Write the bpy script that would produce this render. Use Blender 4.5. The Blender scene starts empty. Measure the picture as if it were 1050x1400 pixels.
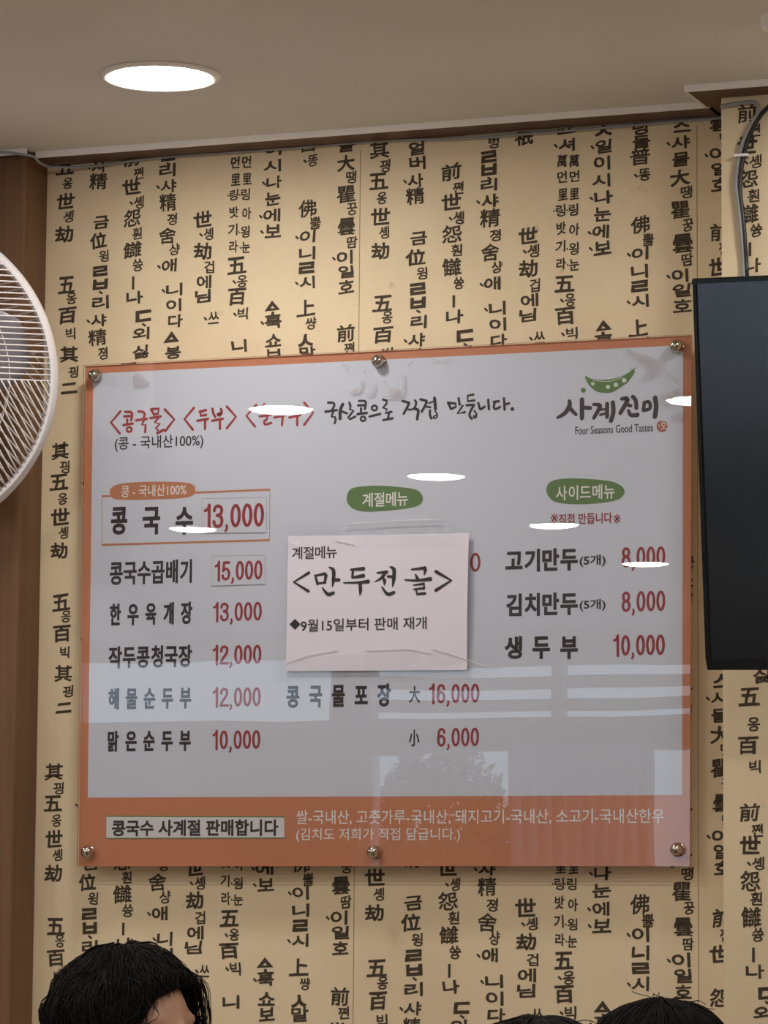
import bpy, bmesh, math, random
from mathutils import Vector, Matrix, noise
random.seed(7)
SC = bpy.context.scene
COL = SC.collection
PI = math.pi

# ------------------------------------------------------------------ camera
F_PX, CX, CY = 5000.0, 525.0, 700.0          # focal length and centre in pixels of the 1050x1400 frame
YAW, PITCH, ROLL = .36409, .11334, .00768
CAM = Vector((1.9806, -5.2, 1.3))
FWD = Vector((-math.sin(YAW)*math.cos(PITCH), math.cos(YAW)*math.cos(PITCH), math.sin(PITCH)))
_r = Vector((math.cos(YAW), math.sin(YAW), 0)); _u = _r.cross(FWD)
RGT = _r*math.cos(ROLL) + _u*math.sin(ROLL)
UPV = -_r*math.sin(ROLL) + _u*math.cos(ROLL)
cd = bpy.data.cameras.new('camera'); cam = bpy.data.objects.new('camera', cd); COL.objects.link(cam)
cd.sensor_fit = 'VERTICAL'; cd.sensor_height = 32.0; cd.lens = 32.0*F_PX/1400.0
cd.clip_start = .05; cd.clip_end = 200
cam.matrix_world = Matrix(((RGT.x, UPV.x, -FWD.x, CAM.x), (RGT.y, UPV.y, -FWD.y, CAM.y), (RGT.z, UPV.z, -FWD.z, CAM.z), (0, 0, 0, 1)))
SC.camera = cam

# ------------------------------------------------------------------ light and exposure
LAMP_COL = (1.0, .95, .89)
LAMP_STRENGTH = 84.0
SKY_STRENGTH = 2.6
SC.view_settings.view_transform = 'Standard'; SC.view_settings.look = 'None'
SC.view_settings.exposure = 0.0; SC.view_settings.gamma = 1.0
try: SC.view_settings.use_curve_mapping = False
except Exception: pass
SC.cycles.use_denoising = True
SC.cycles.max_bounces = 10; SC.cycles.transparent_max_bounces = 16; SC.cycles.diffuse_bounces = 6
world = bpy.data.worlds.new('daylight'); SC.world = world; world.use_nodes = True
bg = world.node_tree.nodes['Background']; bg.inputs[0].default_value = (.69, .84, 1.0, 1); bg.inputs[1].default_value = SKY_STRENGTH

# ------------------------------------------------------------------ constants of the place
LEDGE_Z = 2.5115                    # underside of the wooden ledge round the ceiling
CEIL = LEDGE_Z + .009
PAPER_L = -.582                     # left edge of the papered wall
PIL_X, PIL_Y = .568, -.12           # papered pillar, front face and left edge
COLM_Y = -.08
BOARD_Y = -.0345                    # printed face of the menu

def at(u, v, Y):
    d = FWD + RGT*((u-CX)/F_PX) + UPV*((CY-v)/F_PX)
    return CAM + d*((Y-CAM.y)/d.y)
def at_z(u, v, Z):
    d = FWD + RGT*((u-CX)/F_PX) + UPV*((CY-v)/F_PX)
    return CAM + d*((Z-CAM.z)/d.z)

# ------------------------------------------------------------------ materials
def mat(name, col, rough=.6, metal=0.0, emit=None, emit_s=0, spec=.5, noise_amt=0, noise_scale=20, bump=0, bump_scale=200, sss=0):
    m = bpy.data.materials.new(name); m.use_nodes = True
    nt = m.node_tree; b = nt.nodes['Principled BSDF']
    b.inputs['Base Color'].default_value = (*col, 1); b.inputs['Roughness'].default_value = rough
    b.inputs['Metallic'].default_value = metal
    b.inputs['Specular IOR Level'].default_value = spec
    if emit: b.inputs['Emission Color'].default_value = (*emit, 1); b.inputs['Emission Strength'].default_value = emit_s
    tc = None
    if noise_amt or bump:
        tc = nt.nodes.new('ShaderNodeTexCoord')
    if noise_amt:
        n = nt.nodes.new('ShaderNodeTexNoise'); n.inputs['Scale'].default_value = noise_scale; n.inputs['Detail'].default_value = 5
        r = nt.nodes.new('ShaderNodeMapRange'); r.inputs['From Min'].default_value = .3; r.inputs['From Max'].default_value = .7
        r.inputs['To Min'].default_value = 1-noise_amt; r.inputs['To Max'].default_value = 1+noise_amt*.5
        x = nt.nodes.new('ShaderNodeMix'); x.data_type = 'RGBA'; x.blend_type = 'MULTIPLY'; x.inputs['Factor'].default_value = 1
        x.inputs['A'].default_value = (*col, 1)
        nt.links.new(tc.outputs['Object'], n.inputs['Vector']); nt.links.new(n.outputs['Fac'], r.inputs['Value'])
        nt.links.new(r.outputs['Result'], x.inputs['B']); nt.links.new(x.outputs['Result'], b.inputs['Base Color'])
    if bump:
        n2 = nt.nodes.new('ShaderNodeTexNoise'); n2.inputs['Scale'].default_value = bump_scale; n2.inputs['Detail'].default_value = 4
        bp = nt.nodes.new('ShaderNodeBump'); bp.inputs['Strength'].default_value = bump; bp.inputs['Distance'].default_value = .002
        nt.links.new(tc.outputs['Object'], n2.inputs['Vector']); nt.links.new(n2.outputs['Fac'], bp.inputs['Height'])
        nt.links.new(bp.outputs['Normal'], b.inputs['Normal'])
    return m

def wallpaper_mat():
    m = mat('hanji_wallpaper', (.60, .46, .245), .62, spec=.25)
    nt = m.node_tree; b = nt.nodes['Principled BSDF']; L = nt.links.new
    tc = nt.nodes.new('ShaderNodeTexCoord')
    n1 = nt.nodes.new('ShaderNodeTexNoise'); n1.inputs['Scale'].default_value = 5; n1.inputs['Detail'].default_value = 6; n1.inputs['Roughness'].default_value = .65
    r1 = nt.nodes.new('ShaderNodeValToRGB')
    r1.color_ramp.elements[0].position = .3; r1.color_ramp.elements[0].color = (.74, .605, .405, 1)
    r1.color_ramp.elements[1].position = .7; r1.color_ramp.elements[1].color = (.82, .685, .47, 1)
    n2 = nt.nodes.new('ShaderNodeTexNoise'); n2.inputs['Scale'].default_value = 26; n2.inputs['Detail'].default_value = 3
    r2 = nt.nodes.new('ShaderNodeValToRGB')
    r2.color_ramp.elements[0].position = .69; r2.color_ramp.elements[0].color = (1, 1, 1, 1)
    r2.color_ramp.elements[1].position = .76; r2.color_ramp.elements[1].color = (.78, .74, .68, 1)
    mx = nt.nodes.new('ShaderNodeMix'); mx.data_type = 'RGBA'; mx.blend_type = 'MULTIPLY'; mx.inputs['Factor'].default_value = .8
    for n in (n1, n2): L(tc.outputs['Object'], n.inputs['Vector'])
    L(n1.outputs['Fac'], r1.inputs['Fac']); L(n2.outputs['Fac'], r2.inputs['Fac'])
    L(r1.outputs['Color'], mx.inputs['A']); L(r2.outputs['Color'], mx.inputs['B']); L(mx.outputs['Result'], b.inputs['Base Color'])
    return m

def wood_mat(name, c0, c1, scale=(14, 14, .7), rough=.45, spec=.4):
    m = mat(name, c0, rough, spec=spec); nt = m.node_tree; b = nt.nodes['Principled BSDF']; L = nt.links.new
    tc = nt.nodes.new('ShaderNodeTexCoord'); mp = nt.nodes.new('ShaderNodeMapping'); mp.inputs['Scale'].default_value = scale
    n = nt.nodes.new('ShaderNodeTexNoise'); n.inputs['Scale'].default_value = 2.2; n.inputs['Detail'].default_value = 7; n.inputs['Roughness'].default_value = .6
    n.inputs['Distortion'].default_value = .6
    r = nt.nodes.new('ShaderNodeValToRGB'); r.color_ramp.elements[0].position = .32; r.color_ramp.elements[0].color = (*c0, 1)
    r.color_ramp.elements[1].position = .68; r.color_ramp.elements[1].color = (*c1, 1)
    L(tc.outputs['Object'], mp.inputs['Vector']); L(mp.outputs['Vector'], n.inputs['Vector']); L(n.outputs['Fac'], r.inputs['Fac'])
    L(r.outputs['Color'], b.inputs['Base Color'])
    return m

def clear_mat(name, tint=(1, 1, 1), ior=1.49, rough=.0, bump=0, bump_scale=6):
    m = bpy.data.materials.new(name); m.use_nodes = True; nt = m.node_tree; nt.nodes.clear(); L = nt.links.new
    out = nt.nodes.new('ShaderNodeOutputMaterial'); mix = nt.nodes.new('ShaderNodeMixShader')
    tr = nt.nodes.new('ShaderNodeBsdfTransparent'); tr.inputs['Color'].default_value = (*tint, 1)
    gl = nt.nodes.new('ShaderNodeBsdfAnisotropic'); gl.inputs['Roughness'].default_value = rough
    fr = nt.nodes.new('ShaderNodeFresnel'); geo = nt.nodes.new('ShaderNodeNewGeometry')
    mr = nt.nodes.new('ShaderNodeMapRange'); mr.inputs['To Min'].default_value = ior; mr.inputs['To Max'].default_value = 1/ior
    L(geo.outputs['Backfacing'], mr.inputs['Value']); L(mr.outputs['Result'], fr.inputs['IOR'])
    L(fr.outputs['Fac'], mix.inputs['Fac']); L(tr.outputs[0], mix.inputs[1]); L(gl.outputs[0], mix.inputs[2]); L(mix.outputs[0], out.inputs['Surface'])
    if bump:
        tc = nt.nodes.new('ShaderNodeTexCoord'); n = nt.nodes.new('ShaderNodeTexNoise'); n.inputs['Scale'].default_value = bump_scale; n.inputs['Detail'].default_value = 1
        bp = nt.nodes.new('ShaderNodeBump'); bp.inputs['Strength'].default_value = 1; bp.inputs['Distance'].default_value = bump
        L(tc.outputs['Object'], n.inputs['Vector']); L(n.outputs['Fac'], bp.inputs['Height']); L(bp.outputs['Normal'], gl.inputs['Normal']); L(bp.outputs['Normal'], fr.inputs['Normal'])
    return m

M = {}
M['paper'] = wallpaper_mat()
M['ink'] = mat('brush_ink', (.066, .050, .034), .7, spec=.2)
M['seam'] = mat('paper_seam', (.36, .26, .13), .8, spec=.1)
M['ceiling'] = mat('ceiling_paper', (.74, .73, .715), .8, spec=.2, noise_amt=.05, noise_scale=3, bump=.25, bump_scale=260)
M['white_bead'] = mat('white_plastic_bead', (.90, .88, .87), .3)
M['ledge'] = wood_mat('dark_ledge_wood', (.085, .040, .028), (.13, .062, .042), (.7, 14, 14))
M['wood'] = wood_mat('brown_wood_panel', (.115, .058, .028), (.20, .108, .054), (9, 9, .5), .5, .3)
M['floor'] = wood_mat('floor_wood', (.44, .36, .28), (.54, .45, .36), (.8, 10, 10), .2)
M['plain_wall'] = mat('pale_wall', (.62, .53, .40), .8, noise_amt=.05, noise_scale=4)
M['orange'] = mat('printed_orange', (.57, .215, .11), .55, noise_amt=.05, noise_scale=6)
M['sheet'] = mat('printed_sheet_white', (.62, .655, .765), .6)
M['black'] = mat('print_black', (.024, .018, .024), .6)
M['red'] = mat('print_red', (.30, .028, .042), .6)
M['redpen'] = mat('print_brush_red', (.33, .032, .035), .6)
M['green'] = mat('print_green', (.115, .215, .075), .6)
M['pea'] = mat('print_pale_green', (.62, .72, .60), .6)
M['white'] = mat('print_white', (.82, .80, .80), .6)
M['logo'] = mat('print_charcoal', (.045, .040, .046), .6)
M['seal'] = mat('print_seal_red', (.38, .12, .08), .6)
M['tag'] = mat('print_tag_brown', (.50, .20, .10), .6)
M['grey'] = mat('print_label_grey', (.70, .69, .72), .6)
M['hair_line'] = mat('print_thin_grey', (.30, .29, .31), .6)
M['acrylic'] = clear_mat('clear_acrylic', (.985, .985, .985), 1.49, 0.0, bump=.00022, bump_scale=4)
M['acrylic_edge'] = mat('acrylic_edge', (.60, .36, .27), .25, spec=.6)
M['residue'] = mat('tape_residue', (.46, .42, .44), .8)
M['steel'] = mat('polished_steel', (.50, .46, .42), .14, 1.0)
M['note'] = mat('note_paper', (.73, .70, .80), .7, noise_amt=.03, noise_scale=8)
M['sticker'] = mat('sticker_paper', (.63, .655, .75), .55)
M['tape'] = clear_mat('clear_tape', (.995, .995, .995), 1.42, .12, bump=.003, bump_scale=40)
M['tape_fold'] = mat('tape_fold', (.75, .72, .72), .2, spec=.8)
M['cable_grey'] = mat('grey_cable_sheath', (.30, .30, .31), .45)
M['cable_black'] = mat('black_cable_sheath', (.012, .012, .012), .4)
M['tv_body'] = mat('black_plastic', (.006, .006, .007), .25, spec=.3)
M['screen'] = mat('dark_screen_glass', (.002, .0022, .003), .16, spec=.8)
M['fan_white'] = mat('white_fan_plastic', (.72, .70, .72), .35)
M['wire'] = mat('fan_wire', (.70, .66, .66), .3)
M['blade'] = mat('grey_fan_blade', (.30, .29, .33), .3)
M['lens'] = mat('lamp_diffuser', (.9, .9, .9), .5, emit=LAMP_COL, emit_s=LAMP_STRENGTH)
M['skin'] = mat('skin', (.50, .29, .20), .5, noise_amt=.05, noise_scale=30)
M['hair'] = mat('black_hair', (.0085, .007, .0065), .7, spec=.12)
M['shirt1'] = mat('navy_cotton', (.03, .04, .08), .9)
M['shirt2'] = mat('grey_cotton', (.20, .20, .21), .9)
M['shirt3'] = mat('black_cotton', (.02, .02, .02), .9)
M['trousers'] = mat('dark_trousers', (.025, .026, .03), .9)
M['shoe'] = mat('dark_shoe', (.02, .018, .016), .5)
M['eye'] = mat('eye', (.7, .68, .66), .2)
M['chair_wood'] = wood_mat('chair_wood', (.20, .10, .045), (.28, .15, .07))
M['glass'] = clear_mat('window_glass', (.97, .98, .98), 1.45)
M['frame_white'] = mat('white_window_frame', (.75, .75, .75), .4)
M['curtain'] = mat('sheer_curtain', (.62, .58, .60), .9)
def cloth_translucent(m):
    nt = m.node_tree; b = nt.nodes['Principled BSDF']; o = nt.nodes['Material Output']
    t = nt.nodes.new('ShaderNodeBsdfTranslucent'); t.inputs['Color'].default_value = (.85, .82, .84, 1); x = nt.nodes.new('ShaderNodeMixShader'); x.inputs[0].default_value = .65
    nt.links.new(b.outputs[0], x.inputs[1]); nt.links.new(t.outputs[0], x.inputs[2]); nt.links.new(x.outputs[0], o.inputs['Surface'])
cloth_translucent(M['curtain'])
M['leaf'] = mat('leaf', (.07, .12, .05), .6, noise_amt=.4, noise_scale=9)
M['bark'] = mat('bark', (.10, .07, .05), .9)
M['table'] = wood_mat('table_wood', (.035, .022, .016), (.05, .032, .022), (.8, 9, 9), .5, .2)
M['ground'] = mat('pale_paving', (.75, .76, .78), .9)

# ------------------------------------------------------------------ mesh helpers
class MB:
    def __init__(s): s.v = []; s.f = []; s.m = []; s.k = 0
    def add(s, vs, fs, mi=0):
        o = len(s.v); s.v += [tuple(p) for p in vs]
        for f in fs: s.f.append(tuple(i+o for i in f)); s.m.append(mi)
    def box(s, a, b, mi=0):
        (x0, y0, z0), (x1, y1, z1) = a, b
        s.add([(x0,y0,z0),(x1,y0,z0),(x1,y1,z0),(x0,y1,z0),(x0,y0,z1),(x1,y0,z1),(x1,y1,z1),(x0,y1,z1)],
              [(0,3,2,1),(4,5,6,7),(0,1,5,4),(1,2,6,5),(2,3,7,6),(3,0,4,7)], mi)
    def lathe(s, prof, seg=32, M4=None, mi=0, cap=True):
        vs = []
        for r, z in prof:
            for i in range(seg):
                a = 2*PI*i/seg; p = Vector((r*math.cos(a), r*math.sin(a), z)); vs.append(M4 @ p if M4 else p)
        fs = []
        for j in range(len(prof)-1):
            for i in range(seg):
                k = (i+1) % seg; fs.append((j*seg+i, j*seg+k, (j+1)*seg+k, (j+1)*seg+i))
        if cap: fs.append(tuple(range(seg))[::-1]); fs.append(tuple((len(prof)-1)*seg+i for i in range(seg)))
        s.add(vs, fs, mi)
    def tube(s, pts, r, seg=8, mi=0):
        pts = [Vector(p) for p in pts]; n = len(pts); vs = []; fs = []; prev = None
        for i, p in enumerate(pts):
            t = (pts[min(i+1, n-1)] - pts[max(i-1, 0)]).normalized()
            a = prev if prev else (Vector((0,0,1)) if abs(t.z) < .9 else Vector((1,0,0)))
            x = (a - t*a.dot(t)).normalized(); y = t.cross(x); prev = x
            rr = r[i] if isinstance(r, (list, tuple)) else r
            for k in range(seg):
                g = 2*PI*k/seg; vs.append(p + (x*math.cos(g) + y*math.sin(g))*rr)
        for i in range(n-1):
            for k in range(seg):
                j = (k+1) % seg; fs.append((i*seg+k, i*seg+j, (i+1)*seg+j, (i+1)*seg+k))
        fs.append(tuple(range(seg))[::-1]); fs.append(tuple((n-1)*seg+k for k in range(seg)))
        s.add(vs, fs, mi)
    def ball(s, c, r, nu=20, nv=12, mi=0, R=None):
        r = r if isinstance(r, (tuple, list)) else (r, r, r); vs = []; c = Vector(c)
        for j in range(nv+1):
            th = PI*j/nv
            for i in range(nu):
                ph = 2*PI*i/nu; p = Vector((r[0]*math.sin(th)*math.cos(ph), r[1]*math.sin(th)*math.sin(ph), r[2]*math.cos(th)))
                vs.append(c + (R @ p if R else p))
        fs = [(j*nu+i, (j+1)*nu+i, (j+1)*nu+(i+1) % nu, j*nu+(i+1) % nu) for j in range(nv) for i in range(nu)]
        s.add(vs, fs, mi)
    def build(s, name, mats, parent=None, smooth=False, loc=None):
        me = bpy.data.meshes.new(name); me.from_pydata(s.v, [], s.f)
        for m in (mats if isinstance(mats, (list, tuple)) else [mats]): me.materials.append(m)
        me.polygons.foreach_set('material_index', s.m)
        if smooth: me.polygons.foreach_set('use_smooth', [True]*len(s.f))
        bm = bmesh.new(); bm.from_mesh(me); bmesh.ops.remove_doubles(bm, verts=bm.verts, dist=1e-7); bm.to_mesh(me); bm.free()
        o = bpy.data.objects.new(name, me); COL.objects.link(o)
        if parent: o.parent = parent
        if loc is not None: o.location = loc
        return o

def tag(o, label=None, cat=None, group=None, kind=None):
    if label: o['label'] = label
    if cat: o['category'] = cat
    if group: o['group'] = group
    if kind: o['kind'] = kind
    return o
def empty(name, loc=(0,0,0), rz=0):
    o = bpy.data.objects.new(name, None); COL.objects.link(o); o.location = loc; o.rotation_euler = (0, 0, rz); o.empty_display_size = .05
    return o
def bevel(o, w=.003, seg=2, ang=35):
    b = o.modifiers.new('bevel', 'BEVEL'); b.width = w; b.segments = seg; b.limit_method = 'ANGLE'; b.angle_limit = math.radians(ang)
    return o
def smooth_by_angle(o, ang=40):
    me = o.data; bm = bmesh.new(); bm.from_mesh(me)
    for f in bm.faces: f.smooth = True
    for e in bm.edges:
        if len(e.link_faces) == 2 and e.calc_face_angle(0) > math.radians(ang): e.smooth = False
    bm.to_mesh(me); bm.free(); return o
def struct(o): o['kind'] = 'structure'; return o
def spline(pts, n=4, closed=False):
    P = [Vector(p) for p in pts]; out = []; N = len(P)
    rng = N if closed else N-1
    for i in range(rng):
        p0 = P[(i-1) % N] if (closed or i > 0) else P[0]; p1 = P[i]; p2 = P[(i+1) % N]; p3 = P[(i+2) % N] if (closed or i+2 < N) else P[-1]
        for k in range(n):
            t = k/n
            out.append(.5*((2*p1) + (p2-p0)*t + (2*p0-5*p1+4*p2-p3)*t*t + (3*p1-p0-3*p2+p3)*t**3))
    if not closed: out.append(P[-1])
    return out

# ------------------------------------------------------------------ lettering: flat shapes printed on a plane y = const (facing -Y)
STEP = 4e-6
def put_poly(mb, pts2, Y, mi):                       # a filled polygon, pts (x, z)
    mb.k += 1; y = Y - (mb.k % 60)*STEP
    from mathutils.geometry import tessellate_polygon
    v = [Vector((p[0], p[1], 0)) for p in pts2]
    tris = tessellate_polygon([v])
    mb.add([(p[0], y, p[1]) for p in pts2], [tuple(t) for t in tris], mi)
def put_stroke(mb, pts2, w, Y, mi, closed=False):    # a brush stroke with round ends; w = width or one per point
    n = len(pts2); ws = w if isinstance(w, (list, tuple)) else [w]*n
    if len(ws) != n: ws = [ws[min(int(i*(len(ws)-1)/max(n-1, 1)+.5), len(ws)-1)] for i in range(n)]
    L = []; R_ = []
    idx = list(range(n))
    for i in idx:
        a = pts2[(i-1) % n] if (closed or i > 0) else pts2[i]; b = pts2[(i+1) % n] if (closed or i < n-1) else pts2[i]
        t = Vector((b[0]-a[0], b[1]-a[1])); t = t.normalized() if t.length > 0 else Vector((1, 0)); nn = Vector((-t.y, t.x))
        p = Vector(pts2[i][:2]); L.append(p + nn*ws[i]/2); R_.append(p - nn*ws[i]/2)
    m = n if closed else n-1
    mb.k += 1; y = Y - (mb.k % 60)*STEP
    vs = [(p.x, y, p.y) for p in L] + [(p.x, y, p.y) for p in R_]
    fs = [(i, (i+1) % n, n+(i+1) % n, n+i) for i in range(m)]
    mb.add(vs, fs, mi)
    if not closed:
        for i in (0, n-1):
            if ws[i] > 1e-4:
                mb.k += 1; y = Y - (mb.k % 60)*STEP
                c = pts2[i]; mb.add([(c[0]+ws[i]/2*math.cos(2*PI*k/14), y, c[1]+ws[i]/2*math.sin(2*PI*k/14)) for k in range(14)], [tuple(range(14))], mi)
def densify(pts, ws, n=4, curve=True):
    if len(pts) < 3 or not curve:
        return pts, ws
    q = spline([(p[0], p[1], 0) for p in pts], n)
    if isinstance(ws, (list, tuple)):
        W = []
        for i in range(len(q)):
            t = i/(len(q)-1)*(len(ws)-1); a = int(min(t, len(ws)-2)) if len(ws) > 1 else 0
            W.append(ws[a] + (ws[min(a+1, len(ws)-1)]-ws[a])*(t-a))
        ws = W
    return [(p.x, p.y) for p in q], ws
def crop_strokes(mb, org, strokes, Y, mi, curve=True):
    ox, oy, sc = org
    for st in strokes:
        pts, w = st[0], st[1]; cv = curve if len(st) < 3 else st[2]
        P3 = [at(ox+x/sc, oy+y/sc, Y) for x, y in pts]; pts2 = [(p.x, p.z) for p in P3]
        s1 = (at(ox+10, oy, Y)-at(ox, oy, Y)).length/10/sc
        ws = [a*s1 for a in w] if isinstance(w, (list, tuple)) else w*s1
        if isinstance(ws, list) and len(ws) != len(pts2): ws = [ws[0]]*len(pts2)
        if cv: pts2, ws = densify(pts2, ws)
        put_stroke(mb, pts2, ws, Y, mi)
def crop_ring(mb, org, c, rx, ry, w, Y, mi):
    ox, oy, sc = org; pts = []
    for k in range(20):
        p = at(ox+(c[0]+rx*math.cos(2*PI*k/20))/sc, oy+(c[1]+ry*math.sin(2*PI*k/20))/sc, Y); pts.append((p.x, p.z))
    s1 = (at(ox+10, oy, Y)-at(ox, oy, Y)).length/10/sc
    put_stroke(mb, pts, w*s1, Y, mi, closed=True)
def crop_poly(mb, org, pts, Y, mi, curve=False):
    ox, oy, sc = org; q = [at(ox+x/sc, oy+y/sc, Y) for x, y in pts]; q = [(p.x, p.z) for p in q]
    if curve: q = [(p.x, p.y) for p in spline([(a, b, 0) for a, b in q], 4, True)]
    put_poly(mb, q, Y, mi)
def crop_disc(mb, org, c, rx, ry, Y, mi):
    crop_poly(mb, org, [(c[0]+rx*math.cos(2*PI*k/22), c[1]+ry*math.sin(2*PI*k/22)) for k in range(22)], Y, mi)

_glyphs = {}
_dg = None
def glyph(text, res=3):
    key = (text, res)
    if key in _glyphs: return _glyphs[key]
    c = bpy.data.curves.new('lettering', 'FONT'); c.body = text; c.resolution_u = res; c.fill_mode = 'FRONT'
    o = bpy.data.objects.new('lettering', c); COL.objects.link(o)
    bpy.context.view_layer.update()
    ev = o.evaluated_get(bpy.context.evaluated_depsgraph_get()); me = ev.to_mesh()
    bm = bmesh.new(); bm.from_mesh(me); bmesh.ops.remove_doubles(bm, verts=bm.verts, dist=1e-5)
    for f in bm.faces:
        if f.normal.z < 0: f.normal_flip()
    bm.verts.index_update()
    vs = [(v.co.x, v.co.y) for v in bm.verts]; fs = [tuple(v.index for v in f.verts) for f in bm.faces]
    nxt = {}                                          # boundary loops, the filled side on the left
    for e in bm.edges:
        if len(e.link_loops) == 1:
            l = e.link_loops[0]; nxt.setdefault(l.vert.index, []).append(l.link_loop_next.vert.index)
    bm.free(); ev.to_mesh_clear(); bpy.data.objects.remove(o); bpy.data.curves.remove(c)
    xs = [p[0] for p in vs] or [0]; ys = [p[1] for p in vs] or [0]
    _glyphs[key] = (vs, fs, nxt, (min(xs), max(xs), min(ys), max(ys)))
    return _glyphs[key]
def put_glyph(mb, text, x0, x1, z0, z1, Y, mi, bold=0.0, wob=0.0, res=3, seed=0, box=None, slant=0.0, zmax=None):
    vs, fs, nxt, bb = glyph(text, res)
    if not fs: return
    gx0, gx1, gy0, gy1 = box or bb
    sx = (x1-x0-2*bold)/max(gx1-gx0, 1e-6); sz = (z1-z0-2*bold)/max(gy1-gy0, 1e-6)
    P = [Vector((x0+bold+(x-gx0)*sx, z0+bold+(y-gy0)*sz)) for x, y in vs]
    if bold:
        D = [Vector((0, 0)) for _ in P]; C_ = [0]*len(P)
        for a, bs in nxt.items():
            for b in bs:
                t = P[b]-P[a]
                if t.length < 1e-9: continue
                t.normalize(); nn = Vector((t.y, -t.x))
                D[a] += nn; D[b] += nn; C_[a] += 1; C_[b] += 1
        for i, d in enumerate(D):
            if d.length > 1e-6:
                c = d.length/C_[i]; P[i] = P[i] + d.normalized()*min(bold/max(c, .5), bold*1.6)
    if wob or slant:
        cx, cz, w, h = (x0+x1)/2, (z0+z1)/2, (x1-x0), (z1-z0)
        a = [random.Random(seed*7.13+i).uniform(-1, 1) for i in range(8)]
        Q = []
        for p in P:
            u, v = (p.x-cx)/w*2, (p.y-cz)/h*2
            du = wob*(a[0]*math.sin(2.1*v+a[1]*3) + .6*a[2]*math.sin(4.3*v+3*u+a[3]*3)); dv = wob*(a[4]*math.sin(2.3*u+a[5]*3) + .6*a[6]*math.sin(4.1*u-2.7*v+a[7]*3))
            Q.append(Vector((p.x+du*w/2, p.y+dv*h/2+slant*(p.x-cx))))
        P = Q
    mb.k += 1; y = Y - (mb.k % 60)*STEP
    mb.add([(p.x, y, min(p.y, zmax) if zmax else p.y) for p in P], fs, mi)
def rect_px(x0, x1, yt, yb, Y):                       # box in the picture -> x0, x1, z0, z1 on the plane
    xc, yc = (x0+x1)/2, (yt+yb)/2
    return at(x0, yc, Y).x, at(x1, yc, Y).x, at(xc, yb, Y).z, at(xc, yt, Y).z
PX = .001
def line(mb, text, x0, x1, yt, yb, Y, mi, bold=0.0, res=4):
    a, b, c, d = rect_px(x0, x1, yt, yb, Y)
    put_glyph(mb, text, a, b, c, d, Y, mi, bold*PX, res=res)
def cells(mb, text, x0, x1, yt, yb, Y, mi, bold=0.0, fill=None):
    n = len(text); bbs = [glyph(t, 4)[3] for t in text]
    gy0, gy1 = min(b[2] for b in bbs), max(b[3] for b in bbs); mw = max(b[1]-b[0] for b in bbs)
    a, b_, c, d = rect_px(x0, x1, yt, yb, Y)
    gw = fill*PX if fill else (b_-a)/n*.96
    pitch = (b_-a-gw)/(n-1)
    for i, t in enumerate(text):
        cx = a+gw/2+i*pitch; w = gw*(bbs[i][1]-bbs[i][0])/mw
        w = max(w, gw*.8)
        put_glyph(mb, t, cx-w/2, cx+w/2, c, d, Y, mi, bold*PX, res=4, box=(bbs[i][0], bbs[i][1], gy0, gy1))
def _ell(cx, cy, rx, ry): return [(cx+rx*math.sin(2*PI*k/28), cy+ry*math.cos(2*PI*k/28)) for k in range(28)]
DIG = {
 '0': (.45, [(_ell(.225, .5, .16, .435), True)]),
 '1': (.34, [([(.225, .0), (.225, .99)], False), ([(.05, .76), (.15, .80), (.215, .93)], False)]),
 '2': (.45, [([(.06, .70), (.09, .86), (.22, .935), (.35, .87), (.38, .72), (.33, .56), (.2, .38), (.09, .2), (.06, .07)], 'c'), ([(.02, .066), (.43, .066)], False)]),
 '3': (.45, [([(.05, .74), (.09, .88), (.21, .935), (.34, .87), (.375, .74), (.33, .60), (.18, .535)], 'c'), ([(.18, .535), (.34, .47), (.39, .29), (.34, .12), (.2, .065), (.08, .13), (.04, .28)], 'c')]),
 '5': (.45, [([(.39, .935), (.11, .935)], False), ([(.11, .935), (.075, .50)], False), ([(.075, .50), (.2, .61), (.34, .53), (.39, .34), (.34, .13), (.2, .065), (.08, .12), (.04, .26)], 'c')]),
 '6': (.45, [([(.38, .75), (.33, .89), (.22, .935), (.11, .84), (.062, .5), (.062, .3)], 'c'), (_ell(.225, .315, .16, .25), True)]),
 '8': (.45, [(_ell(.225, .735, .145, .2), True), (_ell(.225, .295, .165, .23), True)]),
 ',': (.20, [([(.10, .06), (.11, -.03), (.05, -.14)], 'c'), ([(.09, .10), (.105, .02)], False)]),
}
def price(mb, text, x0, x1, yt, yb, Y, mi, w=.135):
    a, b, c, d = rect_px(x0, x1, yt, yb, Y); h = d-c
    gap = .055; tot = sum(DIG[t][0] for t in text) + gap*(len(text)-1) - .0
    sx = (b-a)/tot; x = a
    for t in text:
        for pts, mode in DIG[t][1]:
            q = [(x+p[0]*sx, c+p[1]*h) for p in pts]
            if mode == 'c': q, _ = densify(q, 1, 4)
            put_stroke(mb, q, w*h*(.8 if t == ',' else 1), Y, mi, closed=(mode is True))
        x += (DIG[t][0]+gap)*sx

# ------------------------------------------------------------------ the room
X0, X1, Y0 = -5.4, 3.6, -9.0
mb = MB(); mb.box((X0-.3, Y0-.3, -.1), (X1+.3, .2, 0)); struct(mb.build('floor', M['floor']))
mb = MB(); mb.box((X0-.3, Y0-.3, CEIL), (X1+.3, .2, CEIL+.12)); struct(mb.build('ceiling', M['ceiling']))
mb = MB(); mb.box((X0-.2, Y0, 0), (X0, .1, CEIL)); struct(mb.build('wall_left', M['plain_wall']))
mb = MB(); mb.box((X1, Y0, 0), (X1+.2, .1, CEIL)); struct(mb.build('wall_right', M['plain_wall']))

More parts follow.
